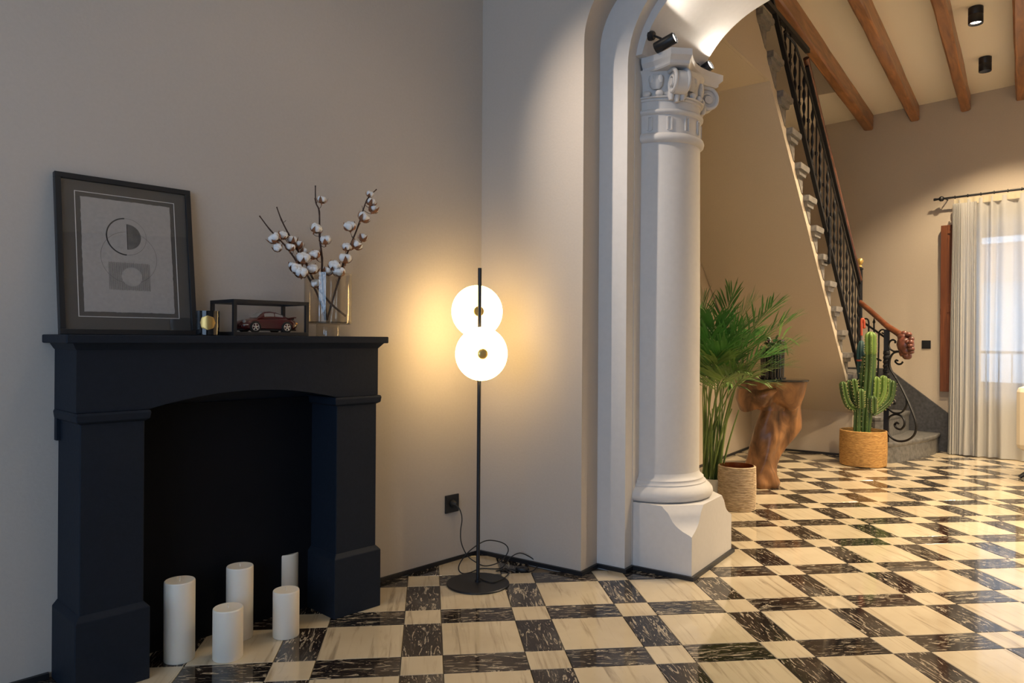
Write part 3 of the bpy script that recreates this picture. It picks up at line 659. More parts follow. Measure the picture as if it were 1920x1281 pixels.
# ---------------------------------------------------------------- floor lamp
LP = Vector((.305, -.397, 0))
lamp = thing('floor_lamp', 'black floor lamp with two lit round glass discs in the corner', 'lamp', LP, 0)
B().lathe([(.143, 0), (.147, .002), (.147, .006), (.144, .009), (.02, .0105), (.014, .012), (.014, .02)], 64).build('base', M['black'], lamp, smooth=40)
B().tube([(0,0,.012), (0,0,1.481)], .0088, 16).build('pole', M['black'], lamp, smooth=50)
dn = Vector((CAM.x-LP.x, CAM.y-LP.y, 0)).normalized(); dn = Matrix.Rotation(R(14), 3, 'Z') @ dn
def disc(z, off, sgn):
    q = (dn*sgn).to_track_quat('Z', 'Y').to_matrix().to_4x4(); m = Matrix.Translation(Vector((0,0,z)) + dn*sgn*off) @ q
    pr = [(.0, -.012), (.06, -.0115), (.110, -.009), (.122, -.005), (.1245, 0), (.122, .005), (.110, .009), (.06, .0115), (.0, .012)]
    pr = [(max(r, .0005), z_) for r, z_ in pr]
    s_ = B().lathe(pr, 56, m=m).build('glass_disc', M['lamp_glass'], lamp, smooth=60)
    B().lathe([(.024, -.034), (.025, -.032), (.025, -.019), (.022, -.0175)], 24, m=m).build('holder', M['brass'], s_, smooth=40)
    B().lathe([(.0245, .0175), (.0255, .020), (.022, .0245), (.012, .0275), (.001, .028)], 28, m=m).build('brass_cap', M['brass'], s_, smooth=60)
disc(1.279, .045, -1); disc(1.080, .045, 1)

# wall socket with plug
ws = thing('wall_socket', 'black square wall socket with a plug beside the floor lamp', 'socket', FP(.4415, .001, .30), WA)
b = B().box(-.0455, .0455, -.009, 0, -.0455, .0455); b.build('plate', M['black'], ws, bevel=.002)
m = Matrix.Rotation(R(90), 4, 'X')
B().lathe([(.021, .008), (.0225, .010), (.0225, .0105), (.0205, .0105), (.019, .0092)], 28, m=m, caps=(False, False)).build('socket_ring', M['black'], ws, smooth=40)
cordt = thing('power_cord', 'thin black lamp cord with a foot dimmer curling on the floor behind the lamp', 'cord', (0,0,0))
pl = FP(.4415, .0095, .302)
B().tube([pl, pl+NW*.012, pl+NW*.03+EW*.004], [.019, .0175, .008], 16).build('plug', M['cord'], cordt, smooth=50)
def zp(x, y, dep): return at(780 + x/4.926, 880 + y/4.926, dep)
cp = [zp(335,320,3.62), zp(385,345,3.60), zp(415,400,3.60), zp(425,470,3.60), zp(413,560,3.60), zp(415,660,3.60), zp(445,750,3.60), zp(490,815,3.60), zp(550,858,3.6), zp(620,892,3.62), zp(700,885,3.63), zp(790,845,3.64), zp(850,760,3.64), zp(830,700,3.64), zp(750,665,3.62), zp(650,660,3.60), zp(560,705,3.58), zp(470,780,3.56)]
cp += [zp(405,870,3.57), zp(395,930,3.585), zp(430,968,3.585)]
f0 = on_z(780+500/4.926, 880+955/4.926, .004); f1 = on_z(780+600/4.926, 880+918/4.926, .004); f2 = on_z(780+770/4.926, 880+918/4.926, .004)
cp += [f0, f1, f2, zp(830,870,3.72), zp(880,810,3.74), zp(960,775,3.74), zp(1050,810,3.74), zp(1120,860,3.74), zp(1130,900,3.73), on_z(780+1080/4.926, 880+938/4.926, .004), on_z(780+1030/4.926, 880+940/4.926, .008)]
for p in cp: p.z = max(p.z, .004)
B().tube(smoothpath(cp, 7), .0028, 8).build('cable', M['cord'], cordt, smooth=60)
c2 = [on_z(780+930/4.926, 880+938/4.926, .01), on_z(780+860/4.926, 880+925/4.926, .004), on_z(780+740/4.926, 880+940/4.926, .004), on_z(780+800/4.926, 880+930/4.926, .004), on_z(780+855/4.926, 880+955/4.926, .004), on_z(780+820/4.926, 880+1000/4.926, .0125), on_z(780+720/4.926, 880+1042/4.926, .0135), on_z(780+650/4.926, 880+1035/4.926, .0135), on_z(780+592/4.926, 880+1010/4.926, .014)]
B().tube(smoothpath(c2, 7), .0028, 8).build('cable', M['cord'], cordt, smooth=60)
dm = on_z(780+980/4.926, 880+942/4.926, 0); mdm = Matrix.Translation(dm) @ Matrix.Rotation(R(20), 4, 'Z')
B().loft([[tuple(mdm @ Vector((math.cos(R(a))*.034*k, math.sin(R(a))*.022*k, z))) for a in range(0, 360, 15)] for z, k in ((.001,.92), (.004,1), (.014,1), (.019,.9))]).build('foot_dimmer', M['cord'], cordt, smooth=50)
B().box(-.008, .008, -.005, .005, .019, .023, mdm).build('dimmer_slider', M['cord'], cordt)

# ================================================================ STAIRCASE
RU, RZ, ZN = .23, .209, .829
SA = math.atan2(-.23, -.07/12)
stair = thing('staircase', 'grey stone staircase rising towards the viewer with a plastered underside', 'stairs', (1.06, 4.74, 0), SA)
tread = [(.235, 0), (.0, 0), (-.010, -.004), (-.015, -.014), (-.013, -.026), (-.004, -.033), (.004, -.036), (.007, -.046), (.235, -.046)]
cove = [(.008, -.044), (.010, -.056), (.018, -.068), (.030, -.078), (.030, -.086), (.20, -.086), (.235, -.044)]
riser = [(.034, -.05), (.036, -.203), (.055, -.203), (.235, -.045)]
sm = B().prism(tread, 'y', -1.0, 0).prism(cove, 'y', -1.0, -.018).prism(riser, 'y', -1.0, -.040).mesh('step'); sm.materials.append(M['stone'])
for k in range(16):
    o = bpy.data.objects.new('step', sm); COL.objects.link(o); o.parent = stair; o.location = (k*RU, 0, ZN + k*RZ)
def nz(u): return ZN + u*RZ/RU
pts = [(-.09, nz(-.09)-.34), (2.70, nz(2.70)-.34), (3.86, nz(2.70)-.34), (3.86, nz(3.86)-.235), (-.09, nz(-.09)-.235)]
B().prism(pts, 'y', -1.02, -.064).build('soffit', M['wall_far'], stair)
pts = [(-.09, nz(-.09)-.338), (2.70, nz(2.70)-.338)] + [(3.7, nz(2.70)-.338)]
top = []
for k in range(16):
    top += [(k*RU+.05, ZN+k*RZ-.205), (k*RU+.05, ZN+k*RZ-.046)]
pts += [(3.7, ZN+15*RZ-.046)] + top[::-1]
B().prism([p for p in pts], 'y', -.068, -.045).build('stringer', M['wall_far'], stair)
def winder(poly, z0, z1):
    b = B().prism(poly, 'z', z0, z1-.045); cx = sum(p[0] for p in poly)/len(poly); cy = sum(p[1] for p in poly)/len(poly)
    def gr(k): return [((p[0]-cx)*(1+k/.35)+cx, (p[1]-cy)*(1+k/.6)+cy) for p in poly]
    b.loft([[(x, y, z) for x, y in gr(k)] for z, k in ((z1-.045,.004), (z1-.038,.014), (z1-.02,.02), (z1-.006,.017), (z1,.008))]); return b
inv = Matrix.Rotation(-SA, 4, 'Z') @ Matrix.Translation((-1.06, -4.74, 0))
def winder_obj(poly, z0, z1):
    b = winder(poly, z0, z1); b.bm.transform(inv); b.build('winder_step', M['slate_step'], stair, smooth=30)
M['slate_step'] = plain('worn_grey_stone', (.125,.122,.118), .4, bump=.3, scale=30, var=.35)
def rc(p, r=.06): return p
winder_obj([(1.07,4.81), (1.22,4.60), (1.285,4.545), (1.335,4.54), (1.38,4.58), (1.44,4.70), (1.60,5.20), (1.655,5.45), (1.67,5.69), (1.07,5.82)], .0005, .197)
winder_obj([(1.07,4.86), (1.20,4.83), (1.245,4.86), (1.29,4.98), (1.37,5.40), (1.39,5.75), (1.07,5.82)], .197, .405)
winder_obj([(.98,4.92), (1.10,4.88), (1.13,4.92), (1.15,5.80), (.98,5.84)], .405, .615)
winder_obj([(.02,4.93), (.97,4.93), (1.01,5.84), (.02,6.05)], .60, .829)
struct(B().box(0, 1.0, 4.805, 4.90, -.01, .56).build('wall_knee', M['wall_far']))
pts = [(.02, .0), (-.0, .404), (-.59, .849), (-1.70, .849), (-1.70, 0)]
sk = B().prism(pts, 'y', -.022, -.0005, MW); o = sk.build('stair_skirting', M['slate']); tag(o, 'dark slate skirting stepping down the window wall beside the stairs', 'skirting')

# ---- iron railing of the flight (built in the stair frame)
rail = thing('stair_railing', 'black wrought iron stair railing with twisted balusters and a wooden handrail', 'railing', (1.06, 4.74, 0), SA)
YR = -.02
def hr(u): return 1.73 + (u+.145)*(3.33-1.73)/2.045
def r2(u): return 1.60 + (u+.145)*.800 - max(0, u-1.6)**2*.30
def sp3(u, z, dy=0): return Vector((u, YR+dy, z))
b = B()
for s_, dz in ((0,0),): b.tube([sp3(-.15, nz(-.15)+.145), sp3(2.80, nz(2.80)+.145)], .021, 4)
b.build('bottom_rail', M['iron'], rail)
B().tube([sp3(-.145+2.0*i/10, hr(-.145+2.0*i/10)) for i in range(11)], .018, 4).build('iron_top_rail', M['iron'], rail)
B().tube([sp3(-.15+2.03*i/10, hr(-.15+2.03*i/10)+.034) for i in range(11)], .023, 12).build('handrail', M['handrail'], rail, smooth=50)
B().tube([sp3(1.83, 3.42), sp3(3.0, 3.42)], .024, 4).build('ceiling_bar', M['iron'], rail)
us = [-.10 + i*(2.66/22) for i in range(23)]
B().tube([sp3(-.145+2.6*i/20, min(r2(-.145+2.6*i/20), 3.36)) for i in range(21)], .009, 6).build('middle_rail', M['iron'], rail, smooth=50)
for i in range(26):
    u = -.07 + i*.125; z0 = nz(u)+.145; z1 = min(r2(u), 3.36, hr(u)) if u < 2.0 else min(r2(u), 3.40)
    if z1 - z0 < .08: continue
    bb = B()
    if i % 2 == 0:
        n = max(6, int((z1-z0)/.014)); ps = [sp3(u, z0+(z1-z0)*k/n) for k in range(n+1)]
        bb.tube(ps, [.004 + .0095*abs(math.sin(math.pi*(z0+(z1-z0)*k/n)/.10)) if .08 < k/n < .92 else .0045 for k in range(n+1)], 6)
        bb.build('twisted_baluster', M['iron'], rail, smooth=60)
    else:
        for du in (-.013, .013): bb.tube([sp3(u+du, z0), sp3(u+du, z1)], .0038, 6)
        zm = (z0+z1)/2; bb.box(u-.019, u+.019, YR-.008, YR+.008, zm-.014, zm+.014); bb.box(u-.018, u+.018, YR-.008, YR+.008, z0+.10, z0+.12)
        bb.build('double_baluster', M['iron'], rail)
ps = [sp3(1.25, 2.18, .03), sp3(1.25, 1.95, .035), sp3(1.25, 1.80, .035)]
B().tube([sp3(1.25, 2.20-.4*k/24, .035) for k in range(25)], [.010+.005*abs(math.sin(k*.9)) for k in range(25)], 6).tube([sp3(1.25, 1.80, .035), sp3(1.31, 1.83, -.04)], .008, 6).build('side_stay', M['iron'], rail, smooth=60)
nb = B().tube([sp3(-.16, .62), sp3(-.16, 1.86)], .024, 8); nb.lathe([(.020,1.86), (.031,1.865), (.031,1.875), (.016,1.885), (.012,1.89)], 12, (-.16, YR)); npost = nb.build('newel_post', M['iron'], rail, smooth=40)
B().lathe([(.012,1.885), (.020,1.89), (.020,1.897), (.009,1.906), (.009,1.912), (.022,1.922), (.030,1.938), (.031,1.95), (.027,1.966), (.014,1.978), (.002,1.981)], 20, (-.16, YR)).build('brass_finial', M['brass'], npost, smooth=60)

# ---- lower curved railing with carved head and scrolls
NA = Vector((1.056, 4.835, 0)); NBv = Vector((1.331, 4.594, 0)); RA = -41.2
low = thing('curved_railing', 'short curved railing with wooden handrail, carved head and iron scrolls at the stair foot', 'railing', NBv)
def lw(px, py, off=0.0): return on_plane(px, py, NBv + Vector((off*.66, off*.75, 0)), RA) - NBv
hp = smoothpath([lw(1612,567), lw(1628,580), lw(1645,595), lw(1663,611), lw(1678,621), lw(1688,628), lw(1694,636)], 5)
B().tube(hp, [.026 + .012*max(0, (i-12)/len(hp)) for i in range(len(hp))], 14).build('handrail', M['handrail'], low, smooth=60)
n2 = B(); zt = lw(1664, 618).z
n2.tube([(0,0,.197), (0,0,.72)], .031, 4); n2.tube([(0,0,1.06), (0,0,zt)], .033, 4)
n2.tube([(0,0,.72+.34*k/24) for k in range(25)], [.027+.006*abs(math.sin(k*1.05)) for k in range(25)], 8, twist=.3)
n2.build('newel_post', M['iron'], low)
def Z4(x, y): return lw(1540 + x/2.981, 460 + y/2.981)
def Z3(x, y): return lw(1590 + x/7.114, 540 + y/7.114)
def iron(name, pts, r=.009, n=6): return B().tube(smoothpath(pts, 5), r, 6).build(name, M['iron'], low, smooth=60)
iron('scroll', [Z4(*p) for p in ((425,592),(405,593),(384,578),(377,555),(386,535),(402,529),(414,537),(412,547))])
iron('scroll', [Z4(*p) for p in ((455,652),(445,664),(428,664),(414,652),(418,642),(428,646))])
iron('scroll', [Z4(*p) for p in ((432,594),(402,604),(382,640),(386,690),(425,755),(465,830),(505,920),(530,1000),(520,1058),(480,1090),(430,1095),(390,1075),(370,1040),(367,990),(385,957),(420,945),(455,962),(466,1000),(446,1028),(420,1022),(411,1003),(422,992),(432,998))], .0105)
iron('scroll', [Z4(*p) for p in ((475,860),(474,900),(446,935),(402,935),(372,908),(369,880),(388,862),(410,868),(414,884),(404,888))])
iron('slanted_bar', [Z3(205,460), Z3(350,560), Z3(500,665)], .011)
iron('lower_bar', [Z3(200,830), Z3(330,915), Z3(440,970)], .009)
iron('curled_bar', [Z3(275,720), Z3(276,560), Z3(275,450), Z3(250,412), Z3(215,420), Z3(205,455), Z3(228,462)], .008)
iron('curled_bar', [Z3(385,1190), Z3(400,1100), Z3(408,800), Z3(412,620), Z3(425,575), Z3(460,555), Z3(495,575), Z3(480,610), Z3(455,600)], .008)
sb = B().tube([Z3(347,800), Z3(347,470)], .008, 6); p = Z3(347,470)
sb.loft([[tuple(p + Vector((x*k, -x*k*.88, z))) for x in (-1,)] + [tuple(p + Vector((0,0,z))) for _ in (0,)] + [tuple(p + Vector((k, -k*.88, z)))] for z, k in ((-.01,.006), (.01,.016), (.03,.008), (.055,.001))], caps=(False, False), closed=False)
sb.build('spear_bar', M['iron'], low)
hd = B(); hc = Z4(470, 560)
lf = Vector((.66, -.75, 0)); fr = Vector((.55, .20, 0))
def lump(a, z, r, sc=(1,1,1), dpt=0.0): hd.ball(hc + Vector((a*.75, -a*.66, z)) + Vector((.38,-.92,0))*dpt, r, 12, sc)
for a, z, r, sc, d in ((0,.01,.075,(1,1,1.15),0), (-.02,.075,.055,(1,1,.9),0), (.015,-.045,.058,(1,1,.9),0), (.055,-.03,.034,(1,1,.75),.03), (.06,-.06,.026,(1,1,.6),.025), (.045,.03,.026,(1,1,1),.05), (.0,.03,.024,(1,1,1),.065), (.065,.06,.024,(1,1,1),.02), (.02,-.095,.042,(1,1,.9),0), (-.05,.04,.036,(1,1,1.2),.02), (-.055,-.02,.034,(1,1,1.3),.02), (-.04,-.07,.032,(1,1,1.2),.02), (.03,.10,.03,(1,1,.8),.02), (-.02,.11,.03,(1,1,.9),.02), (.03,0,.026,(1,1,.7),.07)): lump(a, z, r, sc, d)
M['carved'] = plain('carved_mahogany', (.115,.038,.026), .3, bump=1.0, scale=18, var=.5)
hd.build('carved_head', M['carved'], low, smooth=70)

# umbrella hung on the railing
um = thing('umbrella', 'furled dark teal umbrella with a red crook handle behind the cactus', 'umbrella', at(1616, 640, 6.98))
def ul(x, y): return at(1590 + x/7.114, 540 + y/7.114, 6.98) - um.location
uz = ul(175, 1250); rows = []
ax0 = ul(178, 705); ax1 = ul(165, 1330)
for t, r in ((0,.012), (.04,.024), (.15,.036), (.3,.038), (.45,.036), (.7,.028), (1,.012)):
    c = ax0.lerp(ax1, t); rows.append([tuple(c + Vector((math.cos(R(a))*r*(1+.12*math.cos(R(a*8))), math.sin(R(a))*r*(1+.12*math.cos(R(a*8))), 0))) for a in range(0, 360, 9)])
B().loft(rows).build('canopy', M['umbrella'], um, smooth=60)
B().tube([ul(180,630), ul(178,715)], .006, 8).build('shaft', M['chrome'], um)
B().tube(smoothpath([ul(180,635), ul(178,520), ul(178,440), ul(188,415), ul(205,420), ul(214,455), ul(216,500), ul(218,530), ul(205,522)], 4), .011, 10).build('handle', M['red_handle'], um, smooth=60)
cs = ax0.lerp(ax1, .42); B().lathe([(.0385,-.008), (.041,-.007), (.041,.007), (.0385,.008)], 20, (cs.x, cs.y), z0=cs.z, caps=(False, False)).build('strap', M['red_handle'], um)

# ================================================================ PLANTS AND STANDS
# areca palm
pp = on_z(1334, 952) + Vector((sight(1334,952).x, sight(1334,952).y, 0)).normalized()*.10
palm = thing('potted_palm', 'bushy green areca palm in a white pot behind the column', 'plant', (pp.x, pp.y, .0005))
B().lathe([(.085,0), (.092,.003), (.107,.185), (.108,.192), (.103,.192), (.098,.16)], 40, caps=(True, False)).build('pot', M['pot_white'], palm, smooth=40)
B().lathe([(.0995,.160), (.001,.166)], 30, caps=(False, False)).build('soil', M['soil'], palm)
rnd = random.Random(11); pdep = to_px(pp)[2]
fr_t = [((1338,650),(1372,560),.1), ((1352,640),(1408,575),-.1), ((1368,655),(1446,580),.15), ((1380,660),(1476,606),.0), ((1388,672),(1486,650),-.15), ((1380,690),(1462,690),-.2), ((1370,700),(1420,716),-.25), ((1322,640),(1316,575),.0), ((1316,660),(1296,600),.15), ((1350,690),(1395,700),-.3), ((1330,690),(1345,680),-.3), ((1320,680),(1290,672),-.2), ((1360,660),(1402,632),.25), ((1338,655),(1340,610),-.2), ((1372,680),(1445,668),.1), ((1340,670),(1388,622),-.25), ((1326,685),(1360,655),-.35), ((1352,672),(1420,645),-.3), ((1318,690),(1330,640),-.25), ((1346,700),(1372,720),-.35)]
for fi, (mid, tip, dd) in enumerate(fr_t):
    a = rnd.uniform(0, 6.28); base = Vector((.055*math.cos(a), .055*math.sin(a), .16))
    m_ = at(mid[0], mid[1]+35, pdep + dd*.35) - palm.location; t_2 = at(tip[0], tip[1], pdep + dd) - palm.location
    low_ = base.lerp(m_, .55); low_.x = low_.x*.6 + base.x*.4; low_.y = low_.y*.6 + base.y*.4
    path = smoothpath([base, low_, m_, m_.lerp(t_2, .5) + Vector((0,0,.045)), t_2], 10)
    fo = B().tube(path, [.0062*(1-.78*i/len(path)) for i in range(len(path))], 6).build('frond', M['stem'], palm, smooth=60)
    lb = B(); n0 = int(len(path)*.5)
    for i in range(n0, len(path)):
        f = (i-n0)/(len(path)-1-n0); tdir = (path[min(i+1, len(path)-1)] - path[i-1]).normalized(); side = tdir.cross(Vector((0,0,1)))
        side = side.normalized() if side.length > .05 else Vector((1,0,0)); nup = side.cross(tdir).normalized()
        for sg in (-1, 1):
            for half in (0,):
                ln = .26*(.55 + .5*math.sin(math.pi*min(1, .25+f*.7)))*rnd.uniform(.8,1.15); p0 = path[i].lerp(path[i-1], half)
                d = (tdir*(.62+.75*f) + side*sg*(1.0-.45*f) + nup*rnd.uniform(.0,.6)).normalized()
                w = d.cross(nup).normalized()*.0078; dz = rnd.uniform(.03,.16); q1 = p0 + d*ln*.4; q2 = p0 + d*ln*.75 + Vector((0,0,-.25*dz*ln)); q3 = p0 + d*ln + Vector((0,0,-dz*ln))
                v = [lb.bm.verts.new(p) for p in (p0, q1-w, q1+w, q2-w*.8, q2+w*.8, q3)]
                lb.bm.faces.new((v[0], v[1], v[2])); lb.bm.faces.new((v[1], v[3], v[4], v[2])); lb.bm.faces.new((v[3], v[5], v[4]))
    lo = lb.build('leaflets', M['leaf_light'] if fi in (6, 9, 10, 19) else M['leaf'], fo); lo['kind'] = 'stuff'
for k in range(16):
    a = rnd.uniform(0, 6.28); r = rnd.uniform(.015,.075); b0 = Vector((r*math.cos(a), r*math.sin(a), .155)); tp = b0*1.0 + Vector((rnd.uniform(-.10,.16), rnd.uniform(-.1,.1), rnd.uniform(.40,.68)))
    ps = smoothpath([b0, b0.lerp(tp, .5)+Vector((0,0,.03)), tp], 6); B().tube(ps, [.0085*(1-.6*i/len(ps)) for i in range(len(ps))], 6).build('cane', M['stem'], palm, smooth=60)

# rope basket with copper liner
bp = on_z(1381, 961) + Vector((sight(1381,961).x, sight(1381,961).y, 0)).normalized()*.125
bk = thing('rope_basket', 'empty pale rope wrapped planter with a copper liner beside the palm', 'basket', (bp.x, bp.y, .0005))
pr = [(.118, 0)]; nr = 26; Hb = .292
for i in range(nr):
    z = Hb*i/nr; r = .122 + .003*math.sin(math.pi*i/nr); h = Hb/nr
    pr += [(r, z+.1*h), (r+.0035, z+.35*h), (r+.0035, z+.65*h), (r, z+.9*h)]
pr += [(.120, Hb+.002), (.112, Hb+.002)]
B().lathe(pr, 48, caps=(True, False)).build('rope_wrap', M['rope'], bk, smooth=60)
B().lathe([(.112, Hb+.002), (.114, Hb+.004), (.111, Hb+.003), (.107, .03), (.001, .025)], 40, caps=(False, False)).build('copper_liner', M['copper'], bk, smooth=50)

# teak root pedestal
tp0 = at(1436, 905, 5.80); ped = thing('root_pedestal', 'sculptural teak root pedestal table with a flaring wavy top', 'table', (tp0.x, tp0.y, .0005))
PD = 5.80; rx = Vector((E1.x, E2.x, 0)); ry = Vector((E1.y, E2.y, 0))     # view right / view depth on plan
secs = [(0,1396,1462,.11), (.03,1392,1464,.12), (.09,1394,1458,.115), (.16,1399,1457,.10), (.24,1403,1462,.09), (.32,1406,1474,.085), (.40,1409,1490,.085), (.46,1412,1499,.085), (.52,1418,1500,.085), (.58,1424,1499,.09), (.63,1428,1498,.10), (.665,1430,1500,.12)]
rings = []
def lerp_sec(z):
    for p, q in zip(secs, secs[1:]):
        if p[0] <= z <= q[0]: k = (z-p[0])/(q[0]-p[0]); return [p[i]+(q[i]-p[i])*k for i in range(4)]
    return secs[-1]
for iz in range(46):
    z, xa, xb, dp = lerp_sec(.665*iz/45); c0 = ((xa+xb)/2-1436)*PD/FPX; hw = (xb-xa)/2*PD/FPX; ring = []
    for k in range(72):
        a = 2*math.pi*k/72; tw = a + z*2.6
        fold = 1 + .20*(abs(math.sin(1.5*tw))*2-1) + .10*math.sin(5*a - z*9) + .16*noise.noise((math.cos(tw)*1.6, math.sin(tw)*1.6, z*3)) + .05*noise.noise((math.cos(a)*6, math.sin(a)*6, z*14))
        if z < .12: fold += .22*math.sin(3*a+1)*(1-z/.12)
        ring.append(rx*(c0 + hw*math.cos(a)*(.80+.20*fold)) + ry*(dp*math.sin(a)*fold) + Vector((0,0,z)))
    rings.append(ring)
B().loft(rings).build('trunk', M['root'], ped, smooth=70)
rings = []
for f in range(15):
    t = f/14; ring = []
    for k in range(96):
        a = 2*math.pi*k/96; fl = .35*t + .65*t*t*(3-2*t)
        lobe = .5+.5*math.cos(3*a - 1.1); n1 = noise.noise((math.cos(a)*2.2, math.sin(a)*2.2, 4.0))
        droop = .13*max(0, math.cos(a-R(205)))**3 + .11*max(0, math.cos(a-R(300)))**6 + .09*max(0, math.cos(a-R(345)))**8 + .03*n1
        hwx = (.115 + .16*fl)*(1+.06*math.sin(3*a)+.05*n1*t); hwy = .10 + .15*fl*(1+.08*n1)
        pinch = 1 - .30*lobe*math.sin(math.pi*t)**1.0
        z = .60 + .232*t**.75 - droop*math.sin(math.pi*t**1.4)*1.1
        ring.append(rx*(.045 + hwx*pinch*math.cos(a)) + ry*(hwy*pinch*math.sin(a)) + Vector((0,0,z)))
    rings.append(ring)
inner = [[p*1 - (p - Vector((rx.x*.045, rx.y*.045, p.z)))*.10 + Vector((0,0,-.004)) for p in rings[-1]], [p - (p - Vector((rx.x*.045, rx.y*.045, p.z)))*.4 + Vector((0,0,-.05)) for p in rings[-1]]]
B().loft(rings + inner).build('flared_top', M['root'], ped, smooth=70)
lip = B(); rows = []
for k in range(15):                                                 # hanging lip on the left
    s_ = k/14; a = R(140 + 120*s_); dr = math.sin(math.pi*s_)**.8
    o_ = rx*(.045 + .275*math.cos(a)) + ry*(.24*math.sin(a)); rows.append([o_*.78 + Vector((0,0,.79)), o_*.97 + Vector((0,0,.78-.02*dr)), o_*1.03 + Vector((0,0,.765-.09*dr)), o_*.93 + Vector((0,0,.755-.165*dr)), o_*.84 + Vector((0,0,.76-.14*dr)), o_*.74 + Vector((0,0,.77-.08*dr))])
lip.loft(rows).build('hanging_lip', M['root'], ped, smooth=70)
gt = B().lathe([(.268,.834), (.272,.837), (.272,.843), (.268,.846)], 56, m=Matrix.Translation(rx*.045)).build('glass_top', M['black_glass'], ped, smooth=40)
# black ribbed vase with flowers
vp0 = ped.location + rx*.045 + Vector((0,0,.847)); vb = thing('black_planter', 'black ribbed planter on the root pedestal', 'planter', vp0, YAW)
rb = B(); prf = []
for k in range(48):
    a = 2*math.pi*k/48; r = .088*(1 + (.03 if k % 2 else -.02)); prf.append((r*math.cos(a)*1.0, r*math.sin(a)))
rb.loft([[(x*s_, y*s_, z) for x, y in prf] for z, s_ in ((0,1.12), (.012,1.12), (.016,.96), (.2,1.0), (.235,1.0), (.236,.9), (.20,.88))]).build('planter_body', M['black_glass'], vb, smooth=25)
fo = thing('flower_arrangement', 'leafy green arrangement with dark purple flowers in the black planter', 'plant', vp0 + Vector((0,0,.21)), 0)
for k in range(46):
    a = rnd.uniform(0, 6.28); el = rnd.uniform(.0, 1.2); d = Vector((math.cos(a)*math.cos(el), math.sin(a)*math.cos(el), math.sin(el)*.8)); s_ = rnd.uniform(.03,.09); p0 = d*.03; p1 = d*(s_+.03); ln = rnd.uniform(.06,.12); w = d.cross(Vector((0,0,1))).normalized()*rnd.uniform(.010,.019); dr = Vector((0,0,-.03))
    lf_ = B(); q = [p1, p1+d*ln*.35-w, p1+d*ln*.35+w, p1+d*ln*.7-w*.8+dr*.4, p1+d*ln*.7+w*.8+dr*.4, p1+d*ln+dr]; v = [lf_.bm.verts.new(x) for x in q]
    lf_.bm.faces.new((v[0], v[1], v[2])); lf_.bm.faces.new((v[1], v[3], v[4], v[2])); lf_.bm.faces.new((v[3], v[5], v[4])); lf_.tube([p0*.2, p1], .002, 5)
    lf_.build('leaf', M['leaf_dark'], fo)
for k in range(7):
    a = rnd.uniform(0, 6.28); p = Vector((math.cos(a)*.07, math.sin(a)*.07, .06+rnd.uniform(0,.06))); fl_ = B()
    for j in range(5):
        b2 = a + j*1.256; fl_.ball(p + Vector((math.cos(b2)*.012, math.sin(b2)*.012, .004)), .011, 8, (1,1,.6))
    fl_.tube([(0,0,0), tuple(p)], .0018, 5); fl_.build('flower', M['purple'], fo, smooth=60)
for px, py, bx in ((1471,585,1461), (1487,612,1468), (1500,650,1466), (1478,668,1466)):
    tip = at(px, py, 5.8) - fo.location; b0 = at(bx, 632, 5.8) - fo.location; lf_ = B(); d = (tip-b0); w = rx*.011; rows = []
    for i in range(8):
        t = i/7; c = b0 + d*t + Vector((0,0,.02*math.sin(math.pi*t))); k = math.sin(math.pi*(.1+.85*t)); rows.append([c-w*k, c, c+w*k])
    lf_.loft(rows, closed=False); lf_.build('long_leaf', M['leaf_light'], fo, smooth=60)

# cactus in seagrass basket
cpos = on_z(1618, 878) + Vector((sight(1618,878).x, sight(1618,878).y, 0)).normalized()*.195; cdp = to_px(cpos)[2]
cac = thing('potted_cactus', 'tall ribbed cactus with many arms in a round seagrass basket', 'plant', (cpos.x, cpos.y, .0005))
pr = [(.185, 0), (.196,.006)]; Hc = .325
for i in range(26):
    z = .006 + (Hc-.006)*i/26; h = (Hc-.006)/26; r = .199 + .004*math.sin(math.pi*i/26); pr += [(r-.0015, z+.1*h), (r+.0015, z+.5*h), (r-.0015, z+.9*h)]
pr += [(.196, Hc), (.19, Hc), (.186, Hc-.04)]
B().lathe(pr, 56, caps=(True, False)).build('basket', M['seagrass'], cac, smooth=60)
B().lathe([(.187, Hc-.04), (.001, Hc-.03)], 40, caps=(False, False)).build('soil', M['soil'], cac)
def C4(x, y, dd=0): return at(1570 + x/4.742, 620 + y/4.742, cdp + dd) - cac.location
def cactus_arm(name, pts, rad, mat, ribs=5, ph=0.0):
    P = smoothpath(pts, 8); tl = (P[-1]-P[-2]).normalized(); L = len(P); b = B(); rings = []; spn = B(); u0 = Vector((1,0,0)); acc = 0
    for i, p in enumerate(P):
        t = (P[min(i+1, L-1)] - P[max(i-1, 0)]).normalized(); u = (u0 - t*u0.dot(t)).normalized(); w = t.cross(u); u0 = u; f = i/(L-1)
        r = rad*(.8+.2*min(1, f*5)); ring = []
        for k in range(ribs*6):
            a = 2*math.pi*k/(ribs*6) + ph; ridge = abs(math.cos(a*ribs/2 - ph*ribs/2))**.9; rr = r*(.55 + .5*ridge*(1+.05*math.sin(i*2.1))); ring.append(p + u*(math.cos(a)*rr) + w*(math.sin(a)*rr))
            if k % 6 == 0 and i > 1 and i % 2 == 0:
                q = ring[-1]; o_ = (q-p).normalized()
                for dz in (-.3, .3): spn.tube([q, q + (o_ + t*dz)*.011], [.0022, .0006], 4)
        rings.append(ring)
    last = rings[-1]; pe = P[-1]
    for a in (22, 42, 60, 75, 86): rings.append([pe + tl*(rad*.9*math.sin(R(a))) + (q - pe)*math.cos(R(a)) for q in last])
    o = b.loft(rings).build(name, mat, cac, smooth=50); s = spn.build('spines', M['spine'], o); s['kind'] = 'stuff'
px_ = cdp/FPX/4.742
